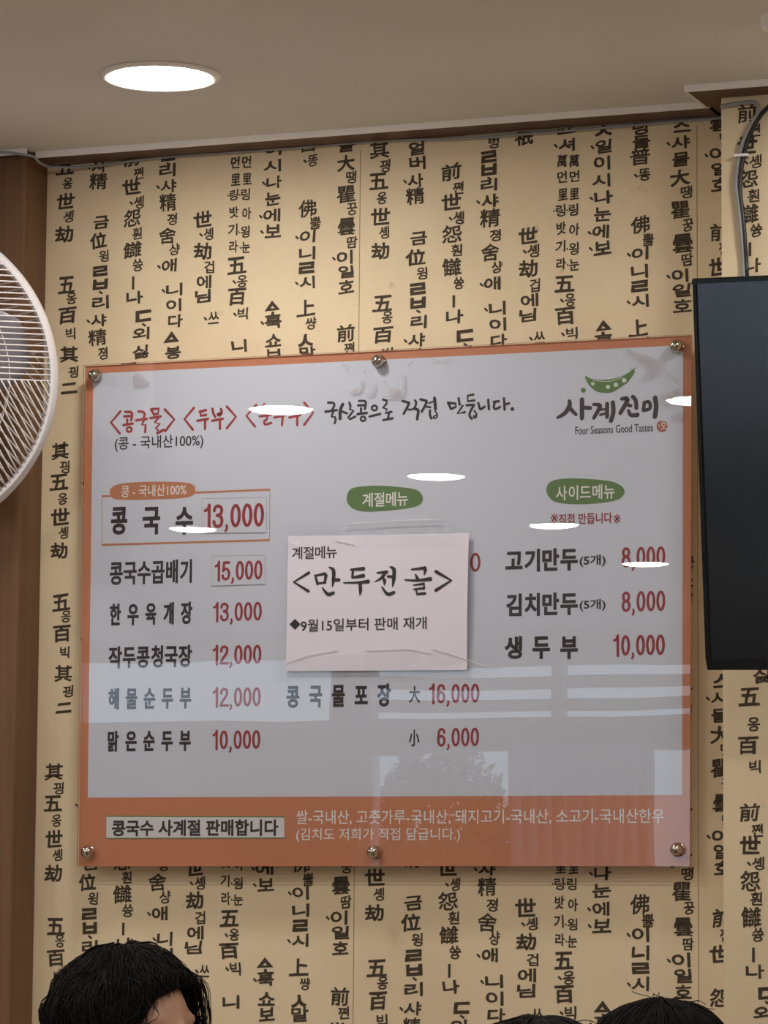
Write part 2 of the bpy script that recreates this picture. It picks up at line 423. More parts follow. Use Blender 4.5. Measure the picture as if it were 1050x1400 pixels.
# the papered back wall and its brush-written columns (one period of each column, read off the wall)
S1, S2, S3, PS = 'first', 'second', 'third', 'pillar'
C_ = '精位舍佛瞿曇普萬里上大祇世劫五百其二前怨讎'
c1 = [('其', 613-438, 83), ('끵', 640-438, 88), ('五', 660-438, 80), ('옹', 682-438, 85), ('世', 709-438, 80), ('솅', 731-438, 87), ('劫', 754-438, 80),
      ('五', 826-438, 84), ('옹', 843-438, 89), ('百', 868-438, 83), ('빅', 893-438, 89), ('其', 922-438, 86), ('끵', 945-438, 94), ('二', 967-438, 87)]
COLS2 = {   # columns of the second strip: glyph, y, x in the picture
 'a': [('其', 205, 519), ('끵', 227, 526), ('五', 248, 518), ('옹', 271, 523), ('世', 296, 520), ('솅', 318, 525), ('劫', 343, 519), ('五', 415, 523), ('옹', 434, 530), ('百', 458, 524),
       ('빅', 484, 529), ('其', 513, 527), ('끵', 538, 534), ('二', 561, 528)],
 'b': [('얼', 203, 570), ('버', 223, 570), ('·사', 247, 568), ('精', 268, 568), ('금', 326, 572), ('位', 352, 568), ('윙', 374, 577), ('ㄹ', 395, 572), ('ㅂ', 414, 572), ('리', 440, 572), ('·샤', 465, 570), ('精', 489, 569), ('졍', 512, 577)],
 'c': [('五', 91, 618), ('옹', 125, 624), ('百', 152, 616), ('빅', 178, 625), ('前', 235, 617), ('쪈', 257, 627), ('世', 276, 617), ('·솅', 298, 627), ('怨', 320, 618), ('훤', 342, 625), ('讎', 365, 618), ('쓩', 387, 627), ('ㅣ', 412, 620), ('나', 433, 622), ('ㄷ', 459, 636), ('외', 484, 632), ('싫', 510, 632)],
 'd': [('벙', 195, 675), ('ㄹ', 214, 669), ('ㅂ', 232, 669), ('리', 253, 669), ('·샤', 275, 670), ('精', 298, 670), ('졍', 322, 677), ('舍', 345, 670), ('샹', 365, 680), ('·애', 388, 673), ('·니', 422, 680), ('이', 444, 680), ('다', 466, 682), ('ㅿ', 489, 677), ('봉', 511, 680)],
 'e': [('祇', 188, 717), ('世', 322, 722), ('·솅', 343, 730), ('劫', 367, 722), ('겁', 390, 731), ('에', 411, 724), ('님', 431, 722), ('·쓰', 462, 738)],
 'f': [('쇼', 174, 775), ('·셔', 198, 775), ('萬', 220, 768), ('萬', 220, 785), ('먼', 242, 768), ('먼', 241, 785), ('里', 266, 769), ('里', 265, 786), ('·링', 288, 766), ('·링', 287, 784), ('밧', 312, 767), ('아', 314, 785), ('기', 337, 766), ('·욍', 340, 784),
       ('라', 361, 767), ('·눈', 362, 785), ('五', 388, 772), ('·옹', 410, 780), ('百', 432, 773), ('·빅', 456, 782), ('니', 502, 776)],
 'g': [('ㅅ', 178, 825), ('·일', 200, 825), ('이', 223, 823), ('시', 247, 822), ('·나', 270, 825), ('눈', 293, 824), ('·에', 317, 822), ('·보', 339, 824), ('ㅿ', 445, 825), ('ㅗ', 457, 825), ('·북', 468, 826), ('쇼', 494, 827), ('보', 515, 828)],
 'h': [('당', 175, 877), ('돌', 194, 877), ('普', 214, 875), ('·똥', 239, 882), ('佛', 307, 875), ('뿛', 328, 886), ('·이', 347, 875), ('니', 371, 875), ('ㄹ', 391, 875), ('·시', 412, 875), ('上', 448, 873), ('썅', 470, 882), ('ㅅ', 494, 874), ('말', 512, 876)],
 'i': [('스', 172, 932), ('·샤', 195, 930), ('물', 218, 930), ('大', 243, 930), ('땡', 263, 938), ('瞿', 287, 930), ('꿍', 308, 940), ('曇', 333, 933), ('땀', 355, 940), ('·이', 377, 930), ('일', 397, 932), ('호', 418, 933), ('前', 484, 932), ('쪈', 506, 938), ('世', 531, 930), ('怨', 589, 930)],
}
SMALL = set('끵옹솅빅윙졍쪈훤쓩샹벙겁쓰똥뿛썅땡꿍땀')
SUBCOL = set('萬먼里링밧아기욍라눈')
zref = lambda p: at(p[0], p[1], 0)
PERIOD = .5085
# offset between strips from the same glyph in each
off12 = at(88.5, 321, 0) - at(519, 343, 0)
offc5 = at(278, 300, 0) - at(722, 323, 0)
OFF1 = Vector(((off12.x+offc5.x)/2, 0, (off12.z+offc5.z)/2))
OFF3 = at(982, 211, 0) - at(930, 377, 0)
OFFP = at(1021, 155, PIL_Y) - at(617, 235, 0)
def brush(mb, g, p, sub, Y, zmax, seed, mi=1):
    dot = g.startswith('·'); g = g.strip('·'); rnd = random.Random(seed)
    if sub: w, h, b = .0155, .0185, .0005
    elif g in SMALL: w, h, b = .0175, .0195, .0005
    elif g == 'ㅣ': w, h, b = .004, .020, .0012
    elif g in 'ㄹㅂㄷ': w, h, b = .026, .0175, .0014
    elif g == 'ㅗ': w, h, b = .026, .008, .0012
    elif g == 'ㅿ': w, h, b = .026, .016, .0014
    elif g == '二': w, h, b = .028, .017, .0012
    elif g in 'ㅅ': w, h, b = .026, .019, .0012
    elif g in C_: w, h, b = (.0305, .0275, .0006) if g in '讎瞿曇精舍怨佛普' else (.031, .026, .0007) if g in '其前萬里' else (.031, .026, .0009)
    else: w, h, b = .0275, .0208, .0008
    w *= rnd.uniform(.94, 1.06); h *= rnd.uniform(.95, 1.06)
    if p.z-h/2 > zmax: return
    put_glyph(mb, g, p.x-w/2, p.x+w/2, p.z-h/2, p.z+h/2, Y, mi, b, wob=.07, res=3, seed=seed, slant=.05, zmax=zmax)
    if g in 'ㅂㄷ': put_stroke(mb, [(p.x-.001, p.z-h/2-.0035), (p.x+.003, p.z-h/2-.006)], .0034, Y, mi)
    if dot and not sub:
        q = [(p.x-w/2-.006, p.z+.001), (p.x-w/2-.003, p.z-.002)]
        put_stroke(mb, q, .0032, Y, mi)
    elif dot:
        put_stroke(mb, [(p.x-w/2-.003, p.z+.001), (p.x-w/2-.002, p.z-.001)], .0018, Y, mi)
def write_columns(mb, cols, off, Y, x0, x1, zmax, n0=-3, n1=2, shift=None, ybase=0, mi=1):
    for ci, key in enumerate(cols):
        for gi, (g, v, u) in enumerate(COLS2[key]):
            base = at(u, v, 0); sub = key == 'f' and g.strip('·') in SUBCOL
            for n in range(n0, n1):
                p = Vector((base.x+off.x, 0, base.z+off.z+n*PERIOD))
                if p.z < .2 or not (x0+.006 < p.x < x1-.006): continue
                p.x += random.uniform(-.0008, .0008)
                brush(mb, g, p, sub, Y, zmax, ci*131+gi*17+n*7+int(off.x*1000) % 97, mi)
mb = MB()
mb.box((X0, 0, 0), (X1, .12, CEIL), 0)
seam1 = at(492, 300, 0).x; seam2 = at(955, 1250, 0).x
ZM = LEDGE_Z + .004
write_columns(mb, 'abcdefghi', OFF1, -.0003, PAPER_L, seam1+.02, ZM)
write_columns(mb, 'abcdefghi', Vector((0, 0, 0)), -.0003, seam1-.02, seam2+.02, ZM)
write_columns(mb, 'i', OFF3, -.0003, seam2-.02, .75, ZM)
for x in (seam1, seam2):
    mb.box((x-.0005, -.0004, .05), (x+.0005, .0, CEIL-.02), 2)
struct(mb.build('wall_back', [M['paper'], M['ink'], M['seam']]))
# papered pillar
mb = MB(); mb.box((PIL_X, PIL_Y, 0), (2.0, .0, CEIL), 0)
mbk = len(mb.f)
write_columns(mb, 'bcdefghi', OFFP, PIL_Y-.0003, PIL_X, 1.3, ZM)
o = struct(mb.build('pillar', [M['paper'], M['ink']]))
bevel(o, .0015, 2)
# brown wood-panelled pillar left of the paper
mb = MB(); mb.box((-1.9, COLM_Y, 0), (PAPER_L, .0, CEIL), 0)
struct(bevel(mb.build('wooden_pillar', M['wood']), .004, 2))

# wooden ledge with its white bead round the ceiling
def ledge(name, a, b):
    mb = MB(); (xa, ya), (xb, yb) = a, b
    mb.box((xa, ya, LEDGE_Z), (xb, yb, CEIL+.002), 0)
    return struct(mb.build(name, M['ledge']))
LF = -.065
PLF = PIL_Y-.055; PLX = at_z(942, 127, LEDGE_Z).x
ledge('trim_1', (PAPER_L, LF), (PLX+.006, .0))
ledge('trim_2', (PLX, PLF), (2.05, .0))
ledge('trim_3', (-1.95, COLM_Y-.016), (PAPER_L+.002, .0))
mb = MB(); mb.box((PAPER_L+.01, LF-.004, LEDGE_Z-.0012), (PLX+.004, LF, CEIL+.001)); struct(bevel(mb.build('trim_4', M['white_bead']), .001))
mb = MB(); mb.box((PLX-.004, PLF-.004, LEDGE_Z-.0012), (2.05, PLF, CEIL+.001)); struct(bevel(mb.build('trim_5', M['white_bead']), .001))
mb = MB(); mb.box((PLX-.004, PLF, LEDGE_Z-.0005), (PLX, LF, CEIL+.001)); struct(mb.build('trim_6', M['white_bead']))
mb = MB(); mb.box((-1.95, COLM_Y-.020, LEDGE_Z-.0005), (PAPER_L+.010, COLM_Y-.016, CEIL+.001)); struct(bevel(mb.build('trim_7', M['white_bead']), .001))

# rear wall with the windows that the acrylic mirrors
mb = MB()
WX = [(-4.85, -3.62, 2.13, 2.46), (-3.5, -1.0, .05, 2.06), (-3.5, -1.0, 2.13, 2.46)]
def rear_wall():
    xs = sorted({X0, X1, -4.85, -3.62, -3.5, -1.0}); zs = sorted({0, CEIL, .05, 2.06, 2.13, 2.46})
    for i in range(len(xs)-1):
        for j in range(len(zs)-1):
            cx, cz = (xs[i]+xs[i+1])/2, (zs[j]+zs[j+1])/2
            if any(a < cx < b and c < cz < d for a, b, c, d in WX): continue
            mb.box((xs[i], Y0-.2, zs[j]), (xs[i+1], Y0, zs[j+1]))
rear_wall(); struct(mb.build('wall_rear', M['plain_wall']))
for k, (a, b, c, d) in enumerate(WX):
    w = struct(empty('window_%d' % (k+1), ((a+b)/2, Y0-.1, c)))
    cx = (a+b)/2
    f = MB(); t = .035
    f.box((a-cx, -.05, 0), (b-cx, .05, t)); f.box((a-cx, -.05, d-c-t), (b-cx, .05, d-c))
    f.box((a-cx, -.05, t), (a-cx+t, .05, d-c-t)); f.box((b-cx-t, -.05, t), (b-cx, .05, d-c-t))
    n = max(1, round((b-a)/.9))
    for i in range(1, n):
        x = a-cx+(b-a)*i/n; f.box((x-.02, -.04, t), (x+.02, .04, d-c-t))
    if k == 2 and d > 2.4:
        for q in (.09, .18, .27): f.box((a-cx+t, -.06, q-.025), (b-cx-t, -.04, q+.025))
    fo = struct(f.build('window_frame', M['frame_white'], w))
    g = MB(); g.box((a-cx+t, -.004, t), (b-cx-t, .004, d-c-t)); struct(g.build('window_pane', M['glass'], w))

# ------------------------------------------------------------------ recessed downlights
def downlight(x, y, label, group=None):
    t = empty('downlight', (x, y, CEIL)); tag(t, label, 'ceiling light', group)
    r = MB(); r.lathe([(.088, -.0005), (.0875, -.003), (.083, -.0055), (.077, -.0055), (.0745, -.003), (.0735, .004)], 56, cap=False)
    smooth_by_angle(r.build('trim_ring', M['white_bead'], t), 60)
    l = MB(); l.lathe([(.0738, -.0030), (.070, -.0056), (.060, -.0074), (.042, -.0088), (.02, -.0096), (.0005, -.0098)], 56, cap=False)
    l.build('diffuser', M['lens'], t, True)
    return t
dl = at_z(219, 103, CEIL)
downlight(dl.x, dl.y, 'glowing round downlight recessed in the ceiling above the menu board', 'round downlights')
def mirrored(u, v):
    P = at(u, v, -.04); d = (P-CAM); d.y = -d.y; return P + d*((CEIL-P.z)/d.z)
for u, v in ((382, 557), (595, 650), (262, 720), (757, 717), (880, 770), (954, 545)):
    p = mirrored(u, v); downlight(p.x, p.y, 'unseen round downlight out in the room, continuing the mirrored grid', 'round downlights')
for x, y in ((-1.32, -.49), (.98, -.49), (2.15, -.49), (-2.5, -.49), (-2.5, -1.65), (-1.32, -1.65), (-.17, -1.6), (.98, -1.65), (2.15, -1.65), (.9, -2.8), (2.1, -2.8),
             (.9, -4.2), (-.25, -4.2), (2.1, -4.2), (-2.5, -2.9), (.9, -5.5), (-.3, -5.5), (2.1, -5.5), (-.3, -6.7), (.9, -6.7)):
    downlight(x, y, 'unseen round downlight out in the room, continuing the mirrored grid', 'round downlights')  # unseen lamps that continue the mirrored grid across the ceiling

# ------------------------------------------------------------------ menu board
board = tag(empty('menu_board', (0, 0, 0)), 'large framed menu board under clear acrylic, bolted to the papered wall', 'menu board')
mb = MB(); SH = [M['orange'], M['sheet'], M['black'], M['red'], M['redpen'], M['green'], M['white'], M['logo'], M['seal'], M['tag'], M['grey'], M['pea'], M['hair_line']]
OR, WH, BK, RD, RP, GR, WT, LG, SE, TG, GY, PE, HL = range(13)
B = BOARD_Y
corners = [at(u, v, B) for u, v in ((116.7, 500.7), (945.2, 458.2), (943, 1183.8), (107.6, 1184.3))]
ctr = sum(corners, Vector())/4
def slab(mb, cs, ya, yb, mi=0):
    n = len(cs); vs = [(c.x, ya, c.z) for c in cs] + [(c.x, yb, c.z) for c in cs]
    fs = [tuple(range(n)), tuple(range(2*n-1, n-1, -1))] + [(i, n+i, n+(i+1) % n, (i+1) % n) for i in range(n)]
    mb.add(vs, fs, mi)
slab(mb, corners, B+.0045, B, OR)
inner = [at(u, v, B) for u, v in ((127.5, 510.7), (934, 472), (932.5, 1087), (120, 1090.5))]
T = B - .0002
mb.k = 0; put_poly(mb, [(p.x, p.z) for p in inner], B-.00008, WH)
# title line
mb.k = 0
g = (145, 545, 10.5); w = 34
crop_strokes(mb, g, [([(205,185),(70,342),(195,498)], w, False), ([(275,190),(355,195),(375,230),(360,310)], w), ([(262,255),(350,250)], w), ([(303,300),(303,375)], w), ([(250,380),(382,358)], w),
  ([(465,185),(525,190),(555,225),(530,300)], w), ([(432,312),(585,290)], w), ([(545,310),(515,376),(568,378),(562,480)], w, False),
  ([(645,155),(690,230)], w), ([(655,150),(760,145),(745,215),(690,228)], w, False), ([(635,280),(785,255)], w), ([(760,262),(700,342),(770,362),(714,428),(752,452),(724,505),(825,448)], w, False),
  ([(845,155),(980,298),(850,465)], w, False)], T, RP)
crop_ring(mb, g, (332, 443), 36, 33, 30, T, RP)
g = (245, 540, 11.667); w = 38
crop_strokes(mb, g, [([(232,208),(85,385),(218,552)], w, False), ([(430,240),(325,268)], w), ([(345,270),(340,332),(430,318)], w, False), ([(290,412),(460,380)], w), ([(415,395),(412,540)], w),
  ([(530,220),(545,290),(575,350)], w), ([(665,225),(680,270),(650,325),(612,308),(672,285)], w), ([(525,412),(695,380)], w), ([(648,395),(650,540)], w), ([(760,185),(905,348),(760,530)], w, False)], T, RP)
g = (330, 540, 9.545); w = 29
crop_strokes(mb, g, [([(195,128),(65,272),(178,412)], w, False), ([(300,120),(240,215)], w), ([(300,160),(345,205)], w), ([(240,280),(380,260)], w), ([(335,265),(330,320),(300,340),(310,385),(390,365)], w),
  ([(560,165),(435,182)], w), ([(450,185),(448,235),(560,222)], w, False), ([(430,295),(570,265)], w), ([(540,280),(530,395)], w), ([(632,160),(650,230)], w), ([(740,155),(738,225),(660,232)], w, False),
  ([(625,295),(765,265)], w), ([(730,280),(728,395)], w), ([(820,100),(935,232),(820,390)], w, False)], T, RP)
g = (440, 540, 10.5); w = 33
crop_strokes(mb, g, [([(90,110),(160,112),(180,150),(150,210)], w), ([(52,240),(215,218)], w), ([(165,235),(140,313),(190,318),(200,350),(185,405)], w, False),
  ([(300,135),(265,220),(262,340)], 46), ([(285,235),(360,265)], w), ([(395,110),(412,165),(402,205),(455,225),(375,330),(400,350),(480,310)], w, False),
  ([(535,85),(615,88),(632,120),(618,200)], w), ([(520,150),(620,145)], w), ([(562,190),(562,260)], w), ([(512,275),(645,258)], 36),
  ([(685,310),(840,272)], w), ([(880,65),(935,85),(930,120),(880,185),(935,205),(910,260),(1000,242)], w, False), ([(965,255),(950,335)], w), ([(885,360),(1015,335)], w)], T, BK)
crop_ring(mb, g, (592, 343), 35, 31, 30, T, BK); crop_ring(mb, g, (755, 187), 38, 35, 30, T, BK)
g = (540, 535, 15)
crop_strokes(mb, g, [([(155,200),(260,228),(285,255),(180,460)], 50), ([(265,370),(340,375),(400,345)], 40), ([(410,185),(435,240),(405,345)], 46), ([(390,350),(465,378),(478,425),(455,570)], 58),
  ([(525,165),(600,185),(650,220),(552,415)], 52), ([(640,312),(725,328)], 40), ([(695,245),(785,205)], 30), ([(812,140),(825,270),(832,360)], 62), ([(720,395),(715,480),(748,560)], 48),
  ([(820,400),(865,470),(855,540),(805,555),(788,525),(840,492)], 32)], T, BK)
g = (605, 530, 10); w = 33
crop_strokes(mb, g, [([(75,205),(115,290)], w), ([(75,205),(180,220),(183,262),(120,290)], w, False), ([(220,145),(235,238),(280,240),(205,355),(305,335)], w, False),
  ([(420,95),(345,110),(345,185),(435,175)], w, False), ([(330,240),(430,235)], w), ([(425,245),(375,340),(372,390),(400,425)], w), ([(435,315),(465,360),(455,410),(425,405),(440,380)], 24),
  ([(490,210),(510,285),(530,290),(575,260)], w), ([(625,165),(635,295)], w), ([(770,185),(700,195)], w), ([(715,200),(702,270),(730,292),(785,265)], w), ([(840,145),(850,300)], w), ([(850,230),(910,215)], w)], T, BK)
crop_disc(mb, g, (955, 292), 26, 26, T, BK)
line(mb, '(콩 - 국내산100%)', 157, 278, 595, 615.5, T, BK, .25)
# logo
g = (755, 535, 7)
crop_strokes(mb, g, [([(165,95),(165,140),(120,210),(50,252)], [36,44,40,26]), ([(175,170),(228,222)], [40,30]), ([(285,80),(285,255)], 42), ([(290,155),(365,160)], 36),
  ([(395,125),(445,130),(455,155),(398,255)], [28,38,42,34]), ([(470,175),(525,170)], 24), ([(460,225),(525,207)], 24), ([(525,120),(525,245)], 38), ([(580,108),(585,200),(562,282)], 42),
  ([(665,72),(722,78),(652,208)], [32,44,38]), ([(700,125),(750,138)], 34), ([(772,52),(800,90),(805,160)], 38), ([(730,185),(752,228),(815,225)], [30,38,42]),
  ([(882,108),(872,180)], 34), ([(882,108),(928,102),(934,165),(872,182)], 32), ([(985,62),(995,150),(982,242)], 44)], T, LG)
line(mb, 'Four Seasons Good Tastes', 786.5, 893, 581, 592, T, LG, .12)
g = (785, 495, 10.5)
crop_poly(mb, g, [(160,200),(240,238),(350,255),(460,252),(580,235),(700,195),(790,145),(845,110),(872,140),(830,210),(770,290),(680,355),(540,435),(420,440),(320,420),(230,350),(175,270)], T, GR, True)
crop_strokes(mb, g, [([(270,262),(360,274),(480,278),(560,266),(700,214)], 9)], T-.0003, PE)
crop_strokes(mb, g, [([(840,115),(885,80)], 12), ([(850,118),(812,102)], 10)], T, GR)
for c in ((268,312,26),(485,358,31),(600,325,33),(718,263,33)): crop_disc(mb, g, c, c[2], c[2], T-.0003, PE)
crop_disc(mb, g, (132, 405), 35, 36, T, GR)
g = (840, 450, 9.336)
crop_disc(mb, g, (608, 1238), 70, 76, T, SE); crop_ring(mb, g, (628, 1218), 24, 22, 11, T-.0003, WT)
crop_strokes(mb, g, [([(628,1245),(632,1268)], 9), ([(592,1280),(668,1266)], 10), ([(590,1180),(660,1165)], 8), ([(560,1215),(580,1250)], 7)], T-.0003, WT)
# left column
crop_poly(mb, (0, 0, 1), [(150,672),(156,664),(175,660),(215,658.5),(252,659.5),(264,663),(267,669),(264,677),(250,681),(210,683),(170,683.5),(154,681)], T, TG, True)
line(mb, '콩 - 국내산100%', 165.7, 255, 662.5, 678.5, T-.0003, WT, .1)
q = [at(u, v, T) for u, v in ((139.5,678.5),(369,669.5),(368.5,738.5),(139.5,745))]; put_stroke(mb, [(p.x, p.z) for p in q], .0034, T, TG, closed=True)
for t, a, b in (('콩',151.7,174),('국',195,219),('수',240,264)): line(mb, t, a, b, 693, 731, T, BK, 1.5)
q = [at(u, v, T) for u, v in ((276.7,682),(365,680),(364,728),(276.7,729))]
cells(mb, '콩국수곱배기', 150, 263.5, 766, 798.5, T, BK, 1.0)
cells(mb, '한우육개장', 150, 263, 824, 854.5, T, BK, 1.1, 19.5)
price(mb, '13,000', 291.4, 358, 823.5, 849, T, RD)
cells(mb, '작두콩청국장', 148.6, 262.5, 882.5, 913, T, BK, 1.0)
price(mb, '12,000', 291, 357.3, 882, 908, T, RD)
cells(mb, '해물순두부', 147.7, 261.5, 940, 969.5, T, BK, 1.1, 19.5)
price(mb, '12,000', 291, 356.5, 940, 966, T, RD)
cells(mb, '맑은순두부', 147, 261, 998.5, 1027.5, T, BK, 1.1, 19.5)
price(mb, '10,000', 290.6, 356, 998.6, 1024, T, RD)
# middle column
crop_poly(mb, (0, 0, 1), [(474,681),(478,670),(490,665.5),(520,664),(552,666.5),(570,670),(577.5,678),(576,688),(562,694),(530,698),(500,699.5),(484,696),(476,689)], T, GR, True)
cells(mb, '계절메뉴', 495, 558, 673, 692.5, T-.0003, WT, .3)
price(mb, '00', 625.5, 657.5, 756, 782, T, RD)
cells(mb, '콩국물포장', 391.5, 534.5, 935.5, 967, T, BK, 1.2, 22)
line(mb, '大', 559, 574.5, 938, 961, T, BK, .5); price(mb, '16,000', 586.7, 655.5, 935, 961, T, RD)
line(mb, '小', 559, 573.6, 997.5, 1020.5, T, BK, .5); price(mb, '6,000', 597.7, 655, 995, 1020.5, T, RD)
# right column
crop_poly(mb, (0, 0, 1), [(747,672),(750,661),(762,655.5),(785,654),(820,656),(842,660),(853.5,669),(851,679),(838,685),(805,689),(772,688.5),(755,684)], T, GR, True)
cells(mb, '사이드메뉴', 760, 841, 663, 683, T-.0003, WT, .3)
line(mb, '직접 만듭니다', 764, 837, 701.5, 716.5, T, RD, .3); line(mb, '※', 753, 763, 702, 714.5, T, RD); line(mb, '※', 838.5, 848.5, 703, 715.5, T, RD)
for t, y0, y1, p, pa, pb in (('고기만두', 750, 781.5, '8,000', 747.5, 775), ('김치만두', 810.5, 842, '8,000', 808, 836)):
    cells(mb, t, 691, 790, y0, y1, T, BK, 1.3); line(mb, '(5개)', 792.4, 828, y0+8.5, y1-6.5, T, BK, .45); price(mb, p, 850, 909.5, pa, pb, T, RD)
for t, a, b in (('생',690,714),('두',728,752),('부',766,790)): line(mb, t, a, b, 870, 901, T, BK, 1.4)
price(mb, '10,000', 838.7, 909, 868, 896, T, RD)
# strip of text below
q = [at(u, v, T) for u, v in ((145.5,1116),(388.7,1117),(388.9,1145.5),(145.2,1146.2))]; put_poly(mb, [(p.x, p.z) for p in q], T, GY)
put_stroke(mb, [(p.x, p.z) for p in q], .0016, T, GR, closed=True)
line(mb, '콩국수 사계절 판매합니다', 153, 380.5, 1120.5, 1143, T-.0003, BK, .8)
line(mb, '쌀-국내산, 고춧가루-국내산, 돼지고기-국내산, 소고기-국내산한우', 405, 908, 1106.5, 1127, T, WT, .15)
line(mb, '(김치도 저희가 직접 담급니다.)', 405, 629, 1132, 1151.5, T, WT, .15)
mb.build('printed_sheet', SH, board)
# price stickers over the print
for c4, txt, x0, x1, yt, yb in ((((276.7,682),(365,680),(364,728),(276.7,729)), '13,000', 279, 361, 689, 721), (((290.6,760.6),(362,759),(363,798.6),(290,801)), '15,000', 293.7, 358.8, 767, 793)):
    s = MB(); cs = [at(u, v, B) for u, v in c4]
    slab(s, cs, B-.00085, B-.00100, 0)
    put_stroke(s, [(p.x, p.z) for p in cs], .0007, B-.00105, 1, closed=True)
    price(s, txt, x0, x1, yt, yb, B-.0011, 2, .14)
    tag(s.build('price_sticker', [M['sticker'], M['hair_line'], M['red']], board), 'white sticker with a red price')
# clear cover
AC0, AC1 = -.0362, -.0392
mb = MB(); big = [c + (c-ctr).normalized()*.0015 for c in corners]; slab(mb, big, AC0, AC1)
mb.m[2:] = [1]*len(mb.m[2:])
mb.build('acrylic_sheet', [M['acrylic'], M['acrylic_edge']], board)
# old tape residue on the cover
A = AC1-.00015
for g, polys in (((840, 450, 9.336), [[(140,255),(200,265),(300,310),(440,340),(560,390),(605,440),(600,520),(540,580),(440,640),(370,650),(360,620),(400,570),(400,500),(370,450),(320,430),(270,360),(170,310)],
        [(670,570),(700,545),(735,600),(800,690),(820,730),(760,660),(700,625),(670,610)], [(600,830),(690,810),(820,750),(835,830),(760,870),(690,960),(610,960)], [(720,1110),(850,1060),(855,1165),(780,1165)], [(670,990),(705,985),(700,1010),(675,1022)], [(580,690),(612,668),(605,690),(590,702)]]),
      ((440, 490, 4.04), [[(150,185),(180,165),(205,160),(215,125),(228,118),(215,185),(170,195)], [(230,200),(270,190),(290,140),(300,150),(290,195),(270,210)], [(330,205),(370,205),(380,170),(420,165),(442,180),(446,95),(457,95),(456,195),(420,218),(360,218)],
        [(340,125),(352,125),(345,145)], [(116,35),(138,33),(138,70),(131,70),(130,45),(116,43)], [(600,2),(650,12),(700,2),(705,8),(650,20),(620,14)], [(475,38),(495,15),(497,22),(480,42)], [(232,80),(243,65),(245,70),(238,83)]]),
      ((100, 480, 3), [[(247,100),(275,93),(300,120),(315,135),(280,145),(250,140)]])):
    for p in polys:
        mb = MB(); crop_poly(mb, g, p, A, 0, True); mb.build('tape_residue', M['residue'], board)
nt = M['residue'].node_tree; o_ = nt.nodes['Material Output']; b_ = nt.nodes['Principled BSDF']; tr = nt.nodes.new('ShaderNodeBsdfTransparent'); mx = nt.nodes.new('ShaderNodeMixShader'); mx.inputs[0].default_value = .42
nt.links.new(tr.outputs[0], mx.inputs[1]); nt.links.new(b_.outputs[0], mx.inputs[2]); nt.links.new(mx.outputs[0], o_.inputs['Surface'])
# dome-headed bolts
RX = Matrix.Rotation(PI/2, 4, 'X')
bolt0 = None
for u, v in ((131,514),(518,494),(926,474),(121,1165),(512,1165),(926.5,1161.5)):
    p = at(u, v, AC1)
    if bolt0 is None:
        m_ = MB(); zf = -AC1
        m_.lathe([(.0105, zf), (.0105, zf+.0012), (.0096, zf+.0016), (.0096, zf+.005), (.0091, zf+.0092), (.0074, zf+.0132), (.0044, zf+.0156), (.0008, zf+.0164)], 28, RX)
        m_.lathe([(.0040, 0), (.0040, zf)], 16, RX)
        bolt0 = smooth_by_angle(m_.build('bolt', M['steel'], board), 50); bb = bolt0
    else:
        bb = bolt0.copy(); COL.objects.link(bb); bb.parent = board
    bb.location = (p.x, 0, p.z)

# ------------------------------------------------------------------ paper notice taped on the cover
notice = tag(empty('paper_notice', (0, 0, 0)), 'white paper notice taped over the middle of the menu board', 'notice')
NY = AC1-.0006
n = MB(); cs = [at(u, v, NY) for u, v in ((394,733.4),(641.7,729),(639,916),(390.8,917.6))]
# a sheet that lifts a little at its right edge
NX, NZ = 14, 8
def bil(s, t): return (cs[0]*(1-s)+cs[1]*s)*(1-t) + (cs[3]*(1-s)+cs[2]*s)*t
def lift(s, t): return .0045*max(0, (s-.72)/.28)**2*(.4+.6*math.sin(PI*min(1, max(0, t)))) + .0012*math.sin(PI*s)*math.sin(PI*t)
def bulge(x, z):
    s = (x-cs[0].x)/(cs[1].x-cs[0].x); t = (cs[0].z-z)/(cs[0].z-cs[3].z); return lift(min(max(s, 0), 1), min(max(t, 0), 1))
top = []; bot = []
for j in range(NZ+1):
    for i in range(NX+1):
        p = bil(i/NX, j/NZ); y = NY-lift(i/NX, j/NZ); top.append((p.x, y-.0001, p.z)); bot.append((p.x, y+.0001, p.z))
W_ = NX+1
fs = [(j*W_+i, (j+1)*W_+i, (j+1)*W_+i+1, j*W_+i+1) for j in range(NZ) for i in range(NX)]
n.add(top, fs, 0); n.add(bot, [f[::-1] for f in fs], 0)
k0 = len(n.v); TY = NY-.00025
cells(n, '계절메뉴', 399, 461, 747, 764, TY, 1, .15)
g = (395, 770, 8.75); TH_ = 1.25
crop_strokes(n, g, [(a_[0], [x_*TH_ for x_ in a_[1]] if isinstance(a_[1], list) else a_[1]*1.12) + tuple(a_[2:]) for a_ in [([(240,115),(60,225),(235,335)], 30, False), ([(315,145),(345,245)], [18,28]), ([(320,150),(435,125),(448,140),(430,232)], [16,28,30,22], False), ([(345,240),(440,232)], 20),
  ([(485,50),(535,85),(535,200),(522,285)], [12,34,34,5]), ([(545,202),(598,200)], [24,32]), ([(405,295),(440,345),(480,375),(535,355)], [14,24,32,28]),
  ([(745,78),(895,66)], [18,34]), ([(770,85),(762,165)], 24), ([(762,172),(895,150)], [20,34]), ([(660,235),(830,232),(950,220)], [12,20,36]), ([(855,240),(860,330),(852,388)], [32,30,5])]], TY, 1)
g = (505, 770, 8.75)
